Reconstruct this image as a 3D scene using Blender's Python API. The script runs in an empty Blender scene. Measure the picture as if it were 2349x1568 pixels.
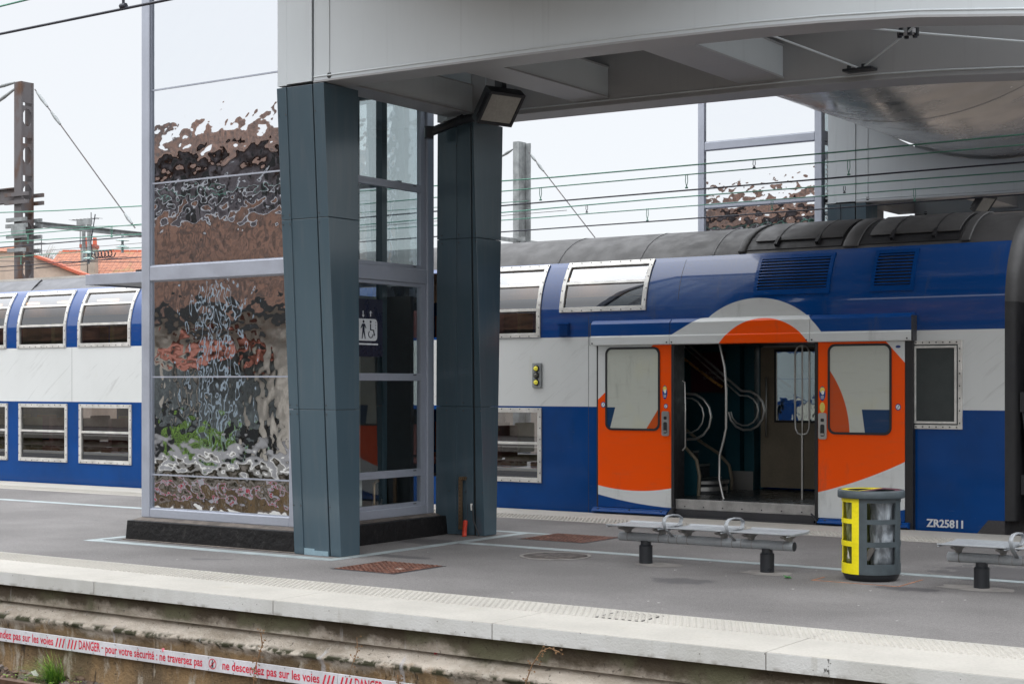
import bpy, bmesh, math, random
from mathutils import Vector, Matrix, noise
R = math.radians
random.seed(7)
sc = bpy.context.scene
col = sc.collection

# ------------------------------------------------------------------ camera, world, sun, exposure
A = R(34.6)
cd = bpy.data.cameras.new('camera'); cam = bpy.data.objects.new('camera', cd); col.objects.link(cam)
cam.location = (0, 0, 1.9); cam.rotation_euler = (R(90), 0, A)
cd.sensor_width = 36; cd.lens = 36 * 3632 / 2349; cd.shift_y = (881 - 784) / 2349
cd.clip_start = .1; cd.clip_end = 2000
sc.camera = cam

w = bpy.data.worlds.new('World'); sc.world = w; w.use_nodes = True
nt = w.node_tree; N = nt.nodes; L = nt.links; N.clear()
SUN_EL, SUN_AZ = R(40), R(205)
sky = N.new('ShaderNodeTexSky'); sky.sky_type = 'NISHITA'; sky.sun_disc = False
sky.sun_elevation = SUN_EL; sky.sun_rotation = SUN_AZ
bg1 = N.new('ShaderNodeBackground'); L.new(sky.outputs[0], bg1.inputs[0]); bg1.inputs[1].default_value = .01
tc = N.new('ShaderNodeTexCoord'); sx = N.new('ShaderNodeSeparateXYZ'); L.new(tc.outputs['Generated'], sx.inputs[0])
mr = N.new('ShaderNodeMapRange'); L.new(sx.outputs[2], mr.inputs[0])
mr.inputs[1].default_value = 0.34; mr.inputs[2].default_value = .9; mr.inputs[3].default_value = .485; mr.inputs[4].default_value = 2.1
bg2 = N.new('ShaderNodeBackground'); bg2.inputs[0].default_value = (.955, .972, 1, 1); L.new(mr.outputs[0], bg2.inputs[1])
ad = N.new('ShaderNodeAddShader'); L.new(bg1.outputs[0], ad.inputs[0]); L.new(bg2.outputs[0], ad.inputs[1])
wo = N.new('ShaderNodeOutputWorld'); L.new(ad.outputs[0], wo.inputs[0])

sl = bpy.data.lights.new('sun', 'SUN'); sl.energy = .5; sl.angle = R(100); sl.color = (1, .97, .92)
so = bpy.data.objects.new('sun', sl); col.objects.link(so)
# sun shines from behind the camera and from the left
d = Vector((-math.sin(R(35)) * math.cos(SUN_EL), -math.cos(R(35)) * math.cos(SUN_EL), math.sin(SUN_EL)))
so.rotation_euler = d.to_track_quat('Z', 'Y').to_euler()
sc.view_settings.view_transform = 'Standard'; sc.view_settings.look = 'None'
sc.view_settings.exposure = .88; sc.view_settings.gamma = 1
sc.cycles.max_bounces = 8; sc.cycles.transparent_max_bounces = 12; sc.cycles.caustics_reflective = False; sc.cycles.caustics_refractive = False

# ------------------------------------------------------------------ materials
def srgb(r, g, b):
    f = lambda c: (c / 255 / 12.92) if c / 255 <= .04045 else ((c / 255 + .055) / 1.055) ** 2.4
    return (f(r), f(g), f(b))
class Mt:
    def __init__(s, name, rough=.5, metal=0, spec=.5):
        s.m = bpy.data.materials.new(name); s.m.use_nodes = True
        s.nt = s.m.node_tree; s.N = s.nt.nodes; s.L = s.nt.links
        s.b = s.N['Principled BSDF']; s.b.inputs['Roughness'].default_value = rough
        s.b.inputs['Metallic'].default_value = metal; s.b.inputs['Specular IOR Level'].default_value = spec
        s.g = s.N.new('ShaderNodeNewGeometry'); s.pos = s.g.outputs['Position']
    def new(s, t, **k):
        n = s.N.new(t)
        for a, b in k.items(): setattr(n, a, b)
        return n
    def math(s, op, a, b=None, c=None, clamp=False):
        n = s.new('ShaderNodeMath', operation=op, use_clamp=clamp)
        for i, v in enumerate((a, b, c)):
            if v is None: continue
            if isinstance(v, (int, float)): n.inputs[i].default_value = v
            else: s.L.new(v, n.inputs[i])
        return n.outputs[0]
    def scaled(s, sc3):
        n = s.new('ShaderNodeVectorMath', operation='MULTIPLY'); s.L.new(s.pos, n.inputs[0]); n.inputs[1].default_value = sc3
        return n.outputs[0]
    def noise(s, scale=1, sc3=(1, 1, 1), detail=4, rough=.55, dist=0):
        n = s.new('ShaderNodeTexNoise'); s.L.new(s.scaled(sc3), n.inputs['Vector'])
        n.inputs['Scale'].default_value = scale; n.inputs['Detail'].default_value = detail
        n.inputs['Roughness'].default_value = rough; n.inputs['Distortion'].default_value = dist
        return n.outputs[0]
    def voro(s, scale, feature='F1', sc3=(1, 1, 1), out=0):
        n = s.new('ShaderNodeTexVoronoi', feature=feature); s.L.new(s.scaled(sc3), n.inputs['Vector']); n.inputs['Scale'].default_value = scale
        return n.outputs[out]
    def step(s, v, a, b, lo=0., hi=1.):
        n = s.new('ShaderNodeMapRange', interpolation_type='SMOOTHSTEP'); s.L.new(v, n.inputs[0])
        for i, x in enumerate((a, b, lo, hi)): n.inputs[i + 1].default_value = x
        return n.outputs[0]
    def mix(s, f, a, b, mode='MIX'):
        n = s.new('ShaderNodeMix', data_type='RGBA', blend_type=mode)
        for i, v in ((0, f), (6, a), (7, b)):
            if isinstance(v, (int, float)): n.inputs[i].default_value = v if i == 0 else (v, v, v, 1)
            elif isinstance(v, tuple): n.inputs[i].default_value = (*v[:3], 1)
            else: s.L.new(v, n.inputs[i])
        return n.outputs[2]
    def color(s, c):
        if isinstance(c, tuple): s.b.inputs['Base Color'].default_value = (*c[:3], 1)
        else: s.L.new(c, s.b.inputs['Base Color'])
        return s
    def bump(s, h, dist=.01, strength=1):
        n = s.new('ShaderNodeBump'); s.L.new(h, n.inputs['Height']); n.inputs['Distance'].default_value = dist; n.inputs['Strength'].default_value = strength
        s.L.new(n.outputs[0], s.b.inputs['Normal']); return s
    def rough(s, v): s.L.new(v, s.b.inputs['Roughness']); return s
    def xyz(s):
        n = s.new('ShaderNodeSeparateXYZ'); s.L.new(s.pos, n.inputs[0]); return n.outputs
    def circ(s, cx, cz, r, soft=.004):   # 1 inside
        x, y, z = s.xyz()
        d2 = s.math('ADD', s.math('POWER', s.math('SUBTRACT', x, cx), 2), s.math('POWER', s.math('SUBTRACT', z, cz), 2))
        return s.step(s.math('SUBTRACT', r, s.math('SQRT', d2)), -soft, soft)
    def line(s, p, q, soft=.004):        # 1 to the left of p->q in the x-z plane
        x, y, z = s.xyz(); dx, dz = q[0] - p[0], q[1] - p[1]; l = math.hypot(dx, dz)
        v = s.math('SUBTRACT', s.math('MULTIPLY', s.math('SUBTRACT', z, p[1]), dx / l), s.math('MULTIPLY', s.math('SUBTRACT', x, p[0]), dz / l))
        return s.step(v, -soft, soft)
def simple(name, c, rough=.5, metal=0, var=.12, vs=2.5, bump=0, bs=60, spec=.5, fine=.06):
    m = Mt(name, rough, metal, spec)
    n1 = m.step(m.noise(vs), .3, .7, 1 - var, 1 + var * .6)
    n2 = m.step(m.noise(vs * 14), .3, .7, 1 - fine, 1 + fine)
    m.color(m.mix(1, m.mix(1, tuple(c), n1, 'MULTIPLY'), n2, 'MULTIPLY'))
    m.rough(m.step(m.noise(vs * 3), .3, .7, max(rough - .08, .02), rough + .1))
    if bump: m.bump(m.noise(bs), bump)
    return m.m

def asphalt():
    m = Mt('asphalt', .85, 0, .3)
    c = m.mix(m.step(m.noise(.55, detail=6), .35, .7), (.098, .092, .089), (.18, .171, .166))
    c = m.mix(m.step(m.noise(1.1, sc3=(.5, 2.5, 1), detail=6), .55, .75, 0, .5), c, (.105, .099, .098))
    c = m.mix(m.step(m.noise(90, detail=2), .35, .7, 0, .6), c, (.30, .29, .285))
    c = m.mix(m.step(m.noise(24, detail=4, rough=.7), .4, .7, 0, .35), c, (.085, .08, .078))
    c = m.mix(m.step(m.voro(5.5), .045, .03), c, (.045, .043, .045))          # old gum and oil spots
    c = m.mix(m.math('MULTIPLY', m.step(m.voro(4.1, sc3=(1, 1.3, 1)), .035, .022), m.step(m.noise(1.3), .5, .55)), c, (.5, .48, .45))
    wet = m.math('MAXIMUM', m.step(m.noise(1.0, sc3=(1, 1.6, 1), detail=7, rough=.65), .66, .68, 0, .55), 0)
    def blob(cx, cy, rx, ry):
        n = m.new('ShaderNodeVectorMath', operation='SUBTRACT'); m.L.new(m.pos, n.inputs[0]); n.inputs[1].default_value = (cx, cy, 0)
        k = m.new('ShaderNodeVectorMath', operation='MULTIPLY'); m.L.new(n.outputs[0], k.inputs[0]); k.inputs[1].default_value = (1 / rx, 1 / ry, 0)
        l = m.new('ShaderNodeVectorMath', operation='LENGTH'); m.L.new(k.outputs[0], l.inputs[0])
        v = m.math('ADD', l.outputs['Value'], m.math('MULTIPLY', m.math('SUBTRACT', m.noise(5, detail=8, rough=.75), .5), 3.4))
        return m.step(v, 1.03, .97, 0, .6)
    for b in ((-7.35, 13.55, .32, .2), (-4.9, 15.9, .75, .62), (-5.35, 14.2, .35, .16), (-11.0, 13.7, .5, .12), (-11.7, 15.2, .5, .25)):
        wet = m.math('MAXIMUM', wet, blob(*b))
    c = m.mix(wet, c, (.05, .049, .053))
    m.color(c); m.rough(m.math('SUBTRACT', .85, m.math('MULTIPLY', wet, .35)))
    m.bump(m.noise(140, detail=3), .004)
    return m.m
def white_conc(name, base, st=.69):
    m = Mt(name, .8, 0, .3)
    c = m.mix(m.step(m.noise(1.5, detail=6), .3, .75), tuple(base), tuple(b * .86 for b in base))
    c = m.mix(m.step(m.noise(40, detail=3), .4, .75, 0, .25), c, tuple(b * .55 for b in base))
    c = m.mix(m.step(m.noise(3.2, sc3=(1, 1, .4), detail=8, rough=.7), st, st + .04, 0, .85), c, (.06, .055, .045))
    c = m.mix(m.step(m.noise(2.2, sc3=(1, 1, .2), detail=6, rough=.6), .6, .8, 0, .4), c, (.35, .31, .22))
    m.color(c); m.bump(m.noise(60), .003); return m.m
def face_conc():
    m = Mt('coping_face_concrete', .8, 0, .3)
    x, y, z = m.xyz()
    c = m.mix(m.step(m.noise(1.7, sc3=(1, 1, .5), detail=6), .35, .7), (.57, .575, .56), (.47, .47, .445))
    c = m.mix(m.step(m.noise(3.5, sc3=(2.5, 1, .3), detail=6, rough=.7), .55, .75, 0, .45), c, (.30, .28, .22))
    hot = m.math('MULTIPLY', m.step(m.noise(3.3, sc3=(1, 1, .01), detail=2), .655, .68), m.step(m.noise(18, sc3=(1.3, 1, .8), detail=7, rough=.7), .50, .56))
    c = m.mix(m.math('MULTIPLY', hot, .95), c, (.03, .028, .024))
    c = m.mix(m.step(m.voro(14), .09, .05, 0, .8), c, (.08, .075, .065))
    c = m.mix(m.math('MULTIPLY', m.step(z, -.085, -.12), m.step(m.noise(9, detail=5), .45, .65, 0, .6)), c, (.16, .14, .11))
    m.color(c); m.bump(m.noise(60), .003); return m.m
def old_wall():
    m = Mt('old_wall_concrete', .9, 0, .2)
    x, y, z = m.xyz()
    wob = m.math('MULTIPLY', m.math('SUBTRACT', m.noise(1.5, sc3=(1, 1, 1.2), detail=9, rough=.68), .5), .46)
    zz = m.math('ADD', z, wob)
    c = m.mix(m.step(m.noise(3, sc3=(.5, 1, 2), detail=7), .3, .7), (.56, .50, .43), (.29, .25, .20))
    c = m.mix(m.step(m.noise(9, detail=6, rough=.7), .5, .66, 0, .6), c, (.5, .46, .4))
    low = m.mix(m.step(m.noise(2.2, sc3=(1, 1, .5), detail=8, rough=.7), .35, .62), (.3, .2, .105), (.16, .115, .07))
    low = m.mix(m.step(m.noise(4, sc3=(1.3, 1, .35), detail=8, rough=.7), .52, .64), low, (.42, .37, .3))
    low = m.mix(m.step(m.noise(5, sc3=(2.4, 1, .35), detail=6, rough=.7), .6, .68, 0, .85), low, (.05, .04, .032))
    c = m.mix(m.step(zz, -.44, -.53), c, low)
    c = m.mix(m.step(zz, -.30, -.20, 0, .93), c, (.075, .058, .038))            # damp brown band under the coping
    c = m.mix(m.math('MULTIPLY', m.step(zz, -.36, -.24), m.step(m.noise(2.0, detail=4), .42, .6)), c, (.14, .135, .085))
    ledge_line = m.math('MULTIPLY', m.step(m.math('ABSOLUTE', m.math('ADD', z, .445)), .045, .01), m.step(m.noise(7, detail=6), .42, .55))  # broken dark line along the projecting ledge
    c = m.mix(ledge_line, c, (.045, .045, .025))
    c = m.mix(m.step(m.noise(28, detail=4), .62, .7, 0, .7), c, (.06, .05, .04))
    c = m.mix(m.step(m.noise(2.6, sc3=(3, 1, .3), detail=4), .66, .74, 0, .6), c, (.5, .5, .52))  # lime runs
    m.color(c); m.bump(m.noise(16, detail=8, rough=.7), .03); return m.m
def painted(name, base, rough=.3, streak=.25, dirt=(.2, .17, .12), spec=.5, scr=.3):
    m = Mt(name, rough, 0, spec)
    c = m.mix(m.step(m.noise(.7, sc3=(1, 1, .35), detail=5), .35, .75, 0, streak), tuple(base), tuple(b * .72 + d * .1 for b, d in zip(base, dirt)))
    c = m.mix(m.step(m.noise(2.2, sc3=(2.5, 1, .35), detail=7, rough=.65), .6, .82, 0, streak), c, tuple(dirt))
    c = m.mix(m.step(m.noise(7, sc3=(1, 1, 3), detail=7, rough=.75, dist=.6), .66, .7, 0, scr * .5), c, tuple(b * .5 for b in base))
    m.color(c); m.rough(m.step(m.noise(3), .3, .7, rough * .8, rough * 1.4)); m.bump(m.noise(.9, detail=1), .012)
    return m.m
WHITE = (.66, .68, .675); BLUE = (.0005, .052, .225); ORANGE = (.93, .088, .0)
def train_white():
    m = Mt('train_white', .38, 0, .45)
    c = m.mix(m.step(m.noise(.8, sc3=(1, 1, .5), detail=5), .35, .75, 0, .6), WHITE, (.58, .60, .59))
    v = m.new('ShaderNodeVectorRotate', rotation_type='Y_AXIS'); m.L.new(m.pos, v.inputs['Vector']); v.inputs['Angle'].default_value = R(38)
    k = m.new('ShaderNodeVectorMath', operation='MULTIPLY'); m.L.new(v.outputs[0], k.inputs[0]); k.inputs[1].default_value = (.5, 1, 6)
    n = m.new('ShaderNodeTexNoise'); m.L.new(k.outputs[0], n.inputs['Vector']); n.inputs['Scale'].default_value = 1.7; n.inputs['Detail'].default_value = 8; n.inputs['Roughness'].default_value = .7; n.inputs['Distortion'].default_value = .7
    c = m.mix(m.math('MULTIPLY', m.step(n.outputs[0], .53, .70, 0, .30), m.step(m.noise(.9), .40, .58)), c, (.2, .2, .19))
    c = m.mix(m.step(m.noise(1.6, sc3=(1.6, 1, .5), detail=4), .64, .8, 0, .45), c, (.5, .47, .28))
    m.color(c); m.bump(m.noise(1.2, detail=2), .008); return m.m
def train_blue(name, rough):
    m = Mt(name, rough, 0, .2)
    c = m.mix(m.step(m.noise(1.1, detail=5), .35, .75), BLUE, tuple(b * .8 for b in BLUE))
    c = m.mix(m.step(m.noise(3, sc3=(1, 1, .4), detail=8, rough=.7), .55, .74, 0, .4), c, (.006, .04, .12))
    c = m.mix(m.step(m.noise(40, sc3=(.15, 1, 1), detail=3), .66, .74, 0, .3), c, (.12, .16, .22))
    m.color(c); m.b.inputs['Coat Weight'].default_value = .15; m.b.inputs['Coat Roughness'].default_value = .06
    m.bump(m.noise(2.0, detail=2), .012); return m.m
def pnl(name, fn, rough=.35):
    m = Mt(name, rough, 0, .25); c = fn(m)
    c = m.mix(m.step(m.noise(2.5, sc3=(1, 1, 5), detail=7, rough=.7), .5, .8, 0, .16), c, (.22, .17, .12))
    c = m.mix(m.step(m.noise(1.5, sc3=(2.5, 1, .5), detail=7, rough=.7), .56, .74, 0, .28), c, (.10, .10, .09))
    m.color(c); m.bump(m.noise(.8, detail=1), .01)
    if rough < .15: m.b.inputs['Coat Weight'].default_value = 1; m.b.inputs['Coat Roughness'].default_value = .04
    return m.m
def f_hood(m):
    x, y, z = m.xyz()
    c = m.mix(m.step(z, 2.612, 2.604), BLUE, WHITE)
    wl = m.math('MULTIPLY', m.line((-8.9, 2.9), (-10.948, 2.613)), 0)
    c = m.mix(m.circ(-9.70, 1.86, 1.27), c, WHITE)
    tri = m.math('MULTIPLY', m.line((-10.35, 2.93), (-10.96, 2.604)), m.step(x, -10.45, -10.46))
    tri = m.math('MULTIPLY', tri, m.step(x, -10.2, -10.19, 1, 1))
    inv = m.math('MULTIPLY', m.line((-10.97, 2.604), (-10.35, 2.925)), -1)
    under = m.math('ADD', inv, 1)
    band = m.math('MULTIPLY', under, m.math('MULTIPLY', m.step(x, -11.0, -10.98), m.step(x, -10.2, -10.25)))
    c = m.mix(band, c, WHITE)
    return m.mix(m.circ(-9.53, 1.987, .826), c, ORANGE)
def f_upper(m):   # the body above the white band, with the top of the white dome
    return m.mix(m.circ(-9.70, 1.87, 1.23), BLUE, (.6, .61, .6))
def f_doorL(m):
    x, y, z = m.xyz()
    c = m.mix(m.line((-12.225, 1.675), (-11.29, 2.471)), ORANGE, WHITE)
    lo = m.step(z, 1.0, .98)
    c = m.mix(m.math('MULTIPLY', lo, m.math('SUBTRACT', 1, m.circ(-11.6, 3.555, 3.2))), c, WHITE)
    return m.mix(m.math('MULTIPLY', lo, m.math('SUBTRACT', 1, m.circ(-10.79, 6.93, 6.8))), c, BLUE)
def f_doorR(m):
    x, y, z = m.xyz()
    c = m.mix(m.line((-7.546, 2.204), (-7.79, 2.472)), WHITE, ORANGE)
    lo = m.step(z, 1.3, 1.28)
    c = m.mix(m.math('MULTIPLY', lo, m.math('SUBTRACT', 1, m.circ(-10.34, 6.745, 6.5))), c, WHITE)
    return m.mix(m.line((-7.4, .29), (-8.3, .10)), c, BLUE)
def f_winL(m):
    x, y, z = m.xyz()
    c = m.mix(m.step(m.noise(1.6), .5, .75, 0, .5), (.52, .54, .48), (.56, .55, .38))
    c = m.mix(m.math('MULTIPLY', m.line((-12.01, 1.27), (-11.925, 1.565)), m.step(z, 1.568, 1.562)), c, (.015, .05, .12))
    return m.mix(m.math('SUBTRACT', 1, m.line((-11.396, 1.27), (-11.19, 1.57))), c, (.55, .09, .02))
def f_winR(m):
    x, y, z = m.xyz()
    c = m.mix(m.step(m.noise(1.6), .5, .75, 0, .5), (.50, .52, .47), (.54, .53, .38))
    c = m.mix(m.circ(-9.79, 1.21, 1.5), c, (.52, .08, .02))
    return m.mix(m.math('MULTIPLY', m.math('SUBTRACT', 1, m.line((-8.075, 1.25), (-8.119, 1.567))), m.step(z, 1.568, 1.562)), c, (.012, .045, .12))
def glass(name, tint=(.35, .38, .38), k=.5, spec_r=.03, wave=0, wsc=8):
    m = Mt(name); m.N.remove(m.b)
    t = m.new('ShaderNodeBsdfTransparent'); t.inputs[0].default_value = (*tint, 1)
    g = m.new('ShaderNodeBsdfGlossy'); g.inputs['Roughness'].default_value = spec_r; g.inputs[0].default_value = (.9, .92, .95, 1)
    f = m.new('ShaderNodeLayerWeight'); f.inputs[0].default_value = .5
    if wave:
        b = m.new('ShaderNodeBump'); m.L.new(m.noise(wsc, detail=1), b.inputs['Height']); b.inputs['Distance'].default_value = wave
        m.L.new(b.outputs[0], g.inputs['Normal'])
    mx = m.new('ShaderNodeMixShader'); m.L.new(m.math('ADD', m.math('MULTIPLY', m.math('POWER', f.outputs['Facing'], 4.5), .9), k + .04, clamp=True), mx.inputs[0])
    m.L.new(t.outputs[0], mx.inputs[1]); m.L.new(g.outputs[0], mx.inputs[2])
    m.L.new(mx.outputs[0], m.N['Material Output'].inputs[0]); return m.m
def hammered(name, dist=.0030, scl=6.2, c=(.57, .59, .62)):
    m = Mt(name, .02, 1.0)
    m.color(c)
    h = m.math('ADD', m.noise(scl, sc3=(1, 1, .9), detail=.8, rough=.4, dist=.2), m.math('MULTIPLY', m.noise(scl * .35, detail=1), .8)); h = m.math('ADD', h, m.math('MULTIPLY', m.noise(scl * 2.3, detail=.5), .12))
    m.bump(h, dist); return m.m
def emis(name, c, s):
    m = Mt(name); m.color(c); m.b.inputs['Emission Color'].default_value = (*c, 1); m.b.inputs['Emission Strength'].default_value = s; return m.m
def tiles():
    m = Mt('roof_tiles', .85, 0, .2)
    x, y, z = m.xyz()
    row = m.math('FRACT', m.math('MULTIPLY', z, 5.0)); u_ = m.math('ADD', m.math('MULTIPLY', x, .823), m.math('MULTIPLY', y, .568)); cl = m.math('FRACT', m.math('MULTIPLY', u_, 3.6))
    c = m.mix(m.step(m.noise(3, detail=6), .35, .7), (.34, .18, .135), (.25, .125, .095))
    c = m.mix(m.step(m.voro(5, out=0), .2, .6, 0, .5), c, (.58, .25, .15))
    c = m.mix(m.step(m.noise(1, detail=4), .56, .7, 0, .6), c, (.25, .21, .1))
    c = m.mix(m.step(row, .22, .05, 0, .7), c, (.12, .04, .03))
    c = m.mix(m.step(cl, .18, .03, 0, .55), c, (.14, .05, .04))
    m.color(c); m.bump(m.math('ADD', m.math('PINGPONG', m.math('MULTIPLY', u_, 3.6), .5), row), .08); return m.m
def rust():
    m = Mt('rusty_steel', .8, .2, .3)
    c = m.mix(m.step(m.noise(2.2, sc3=(1, 1, .5), detail=7), .5, .72), (.15, .14, .145), (.12, .07, .05))
    c = m.mix(m.step(m.noise(3, sc3=(1, 1, .4), detail=6), .66, .72), c, (.30, .13, .07))
    m.color(c); return m.m
def manhole_mat():
    m = Mt('rusty_cover', .75, .3, .3)
    v = m.voro(22)
    c = m.mix(m.step(m.noise(4, detail=5), .35, .65), (.17, .075, .05), (.26, .13, .095))
    c = m.mix(m.step(v, .3, .6, 0, .7), c, (.06, .03, .025))
    c = m.mix(m.step(m.noise(3, detail=5), .68, .72), c, (.5, .45, .4))
    m.color(c); m.bump(v, .012); return m.m
def kerb_mat():
    m = Mt('black_bitumen', .6, 0, .25)
    c = m.mix(m.step(m.noise(9, sc3=(1, 1, .6), detail=8, rough=.75), .56, .68), (.006, .0055, .006), (.03, .028, .027))
    c = m.mix(m.step(m.noise(22, sc3=(1, 1, .3), detail=6, rough=.8), .68, .72, 0, .8), c, (.5, .47, .42))
    m.color(c); m.bump(m.noise(12, detail=6), .02); return m.m
def teal_mat(name, c0=(.066, .104, .13)):
    m = Mt(name, .34, .0, .6)
    c = m.mix(m.step(m.noise(.9, sc3=(1, 1, .4), detail=4), .3, .75), c0, tuple(v * .82 for v in c0))
    c = m.mix(m.step(m.noise(9, sc3=(1.2, 1.2, .12), detail=5), .45, .8, 0, .25), c, (.12, .135, .15))
    m.color(c); m.rough(m.step(m.noise(.8), .3, .7, .13, .20)); return m.m
def steel_paint(name, c0, rough=.42):
    m = Mt(name, rough, 0, .5)
    c = m.mix(m.step(m.noise(.6, sc3=(1, 1, .5), detail=5), .35, .7), c0, tuple(v * .93 for v in c0))
    c = m.mix(m.step(m.noise(2.4, sc3=(6, 3, .2), detail=6, rough=.65), .55, .85, 0, .35), c, tuple(v * .6 for v in c0))
    c = m.mix(m.step(m.noise(1.7, sc3=(2.5, 1, .6), detail=6), .72, .8, 0, .4), c, (.42, .29, .16))
    m.color(c); m.bump(m.noise(.9, detail=2), .01); return m.m

MAT = dict(
    asphalt=asphalt(), coping=white_conc('coping_concrete', (.455, .435, .395)), coping_face=face_conc(),
    wall=old_wall(), white=train_white(), blue=train_blue('train_blue', .2), upper=pnl('train_upper_blue', f_upper, .12),
    hood=pnl('door_hood_paint', f_hood, .3), doorL=pnl('left_door_paint', f_doorL), doorR=pnl('right_door_paint', f_doorR),
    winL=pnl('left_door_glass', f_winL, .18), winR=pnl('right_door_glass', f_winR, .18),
    roof=simple('train_roof_grey', (.066, .065, .066), .5, 0, .3, 1.3, spec=.45), roofl=simple('train_roof_pale', (.125, .128, .14), .55, 0, .2, 1.3),
    dark=simple('black_rubber', (.012, .012, .014), .5), dark2=simple('dark_grey_metal', (.035, .035, .04), .45),
    alu=simple('window_aluminium', (.64, .63, .60), .4, .35, .2, 4), chrome=simple('brushed_steel', (.5, .49, .47), .32, .8, 0, .2, fine=0),
    sill=simple('worn_steel_sill', (.42, .41, .4), .4, .5, .25, 5),
    wglass2=glass('tinted_roof_light', (.40, .41, .43), .27, .03), wglass=glass('carriage_glass', (.40, .41, .43), .09, .01), tglass=glass('lift_glass', (.86, .92, .92), .07, .01), rglass=glass('rippled_rear_glass', (.74, .80, .81), .42, .03, .005, 6),
    mirror=hammered('hammered_mirror_glass'), mirror2=hammered('hammered_mirror_glass_far', .0030, 6),
    frame=simple('silver_lift_frame', (.40, .43, .50), .36, .35, .06, 1.5, fine=.02), teal=teal_mat('petrol_blue_steel'), 
    tealp=simple('pale_petrol_patch', (.25, .36, .42), .6), gir=steel_paint('pale_grey_girder', (.56, .605, .63)), under=steel_paint('shaded_girder_grey', (.35, .355, .365)),  # under: the girder paint darkened, shade of the undersides put into its colour
    tube=simple('footbridge_shell', (.66, .65, .65), .2, .55, .18, .6, fine=.01), kerb=kerb_mat(), drain=simple('galvanised_drain', (.36, .41, .42), .6, .2, .2, 3, .01, 90),
    lead=simple('plinth_mortar', (.13, .11, .095), .8, 0, .4, 8), manhole=manhole_mat(), green=simple('green_copper_wire', (.10, .27, .2), .6),
    wire=simple('dark_wire', (.02, .022, .035), .5), rust=rust(), galv=simple('galvanised_steel', (.30, .32, .325), .55, .4, .3, 4),
    bench=simple('grey_bench_paint', (.33, .35, .37), .4, .1, .12, 4), benchb=simple('worn_bench_tube', (.26, .25, .24), .5, .2, .35, 6),
    black=simple('black_post_paint', (.014, .016, .02), .35), worn=simple('worn_cast_iron', (.115, .10, .092), .75, .2, .7, 9, .01, 30), patch=simple('cement_patch', (.24, .225, .21), .9, 0, .2, 6),
    yellow=simple('bin_yellow', (.82, .70, .004), .38, 0, .06), bing=simple('bin_grey', (.055, .072, .082), .45, 0, .2, 5), maroon=simple('maroon_rim', (.12, .03, .05), .5),
    signblue=simple('navy_sign', (.006, .009, .028), .3), signw=simple('sign_white', (.72, .75, .78), .5), red=simple('sign_red', (.62, .012, .045), .55, 0, .25, 9),
    stripw=simple('strip_white_enamel', (.62, .62, .65), .45, 0, .12, 3), ballast=simple('ballast_stone', (.13, .085, .06), .9, 0, .6, 14),
    earth=simple('ballast_bed', (.11, .085, .065), .95, 0, .5, 8, .04, 14), rail=simple('rail_steel', (.16, .1, .07), .45, .6, .3, 5), wood=simple('sleeper_wood', (.08, .06, .045), .9),
    grass=simple('grass_green', (.22, .38, .05), .6, 0, .5, 20), dry=simple('dry_stem', (.24, .14, .07), .9, 0, .3, 20), 
    plaster=simple('pink_plaster', (.56, .45, .37), .9, 0, .1, .4), beige=simple('beige_plaster', (.62, .55, .46), .9, 0, .3, .7), tiles=tiles(),
    chim=simple('chimney_render', (.38, .33, .28), .9, 0, .25, 1), brick=simple('chimney_brick', (.36, .12, .09), .9, 0, .2, 3), pot=simple('terracotta_pot', (.55, .14, .08), .8),
    brown=simple('brown_roof', (.115, .056, .034), .85, 0, .75, 1.1, .02, 10), slate=simple('slate_purple', (.17, .15, .16), .7, 0, .5, 1.2), kiosk=simple('grey_green_panel', (.15, .165, .16), .6, 0, .5, 1.5), redaw=simple('brick_red_awning', (.25, .085, .055), .8),
    darkw=simple('dark_opening', (.015, .015, .014), .5), paleb=simple('pale_blue_metal', (.42, .5, .56), .4), 
    teald=simple('dark_teal_panel', (.006, .055, .075), .45), panel=simple('beige_train_panel', (.21, .175, .125), .5), floor=simple('dark_train_floor', (.055, .058, .062), .3, 0, .3, 2),
    seatr=simple('red_seat_cloth', (.13, .035, .03), .9), seatg=simple('olive_seat_cloth', (.12, .12, .04), .9), ceil=simple('carriage_ceiling', (.5, .48, .44), .7), handy=simple('brass_rail', (.6, .32, .1), .3, .8),
    lamp=emis('warm_ceiling_lamp', (1, .5, .22), 2.2), lampy=emis('indicator_yellow', (.55, .5, .05), .25), lampo=simple('indicator_unlit', (.12, .12, .1), .2), led=simple('floodlight_glass', (.34, .33, .3), .12),
    plate=simple('porcelain_glass', (.55, .72, .68), .15), stick=simple('sticker_navy', (.01, .04, .2), .4), sticky=simple('sticker_yellow', (.75, .6, .12), .5), redh=simple('red_conduit', (.6, .05, .02), .5),
    poster=simple('maroon_poster', (.06, .012, .022), .4), bag=None, orangeline=simple('orange_marking', (.38, .17, .09), .9, 0, .4, 12), leaf=simple('leaf_green', (.03, .16, .03), .5), pink=simple('pink_chewed_paper', (.75, .2, .25), .8),
    ivory=simple('litter_white', (.7, .69, .66), .8), tred=simple('lift_red_panel', (.10, .02, .014), .4), tgrey=simple('lift_grey_column', (.19, .2, .19), .5), brass=simple('brown_brass', (.3, .2, .12), .35, .8), greymesh=simple('grey_mesh_screen', (.03, .038, .038), .55), tree=simple('bare_twigs', (.3, .24, .2), .9))
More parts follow.
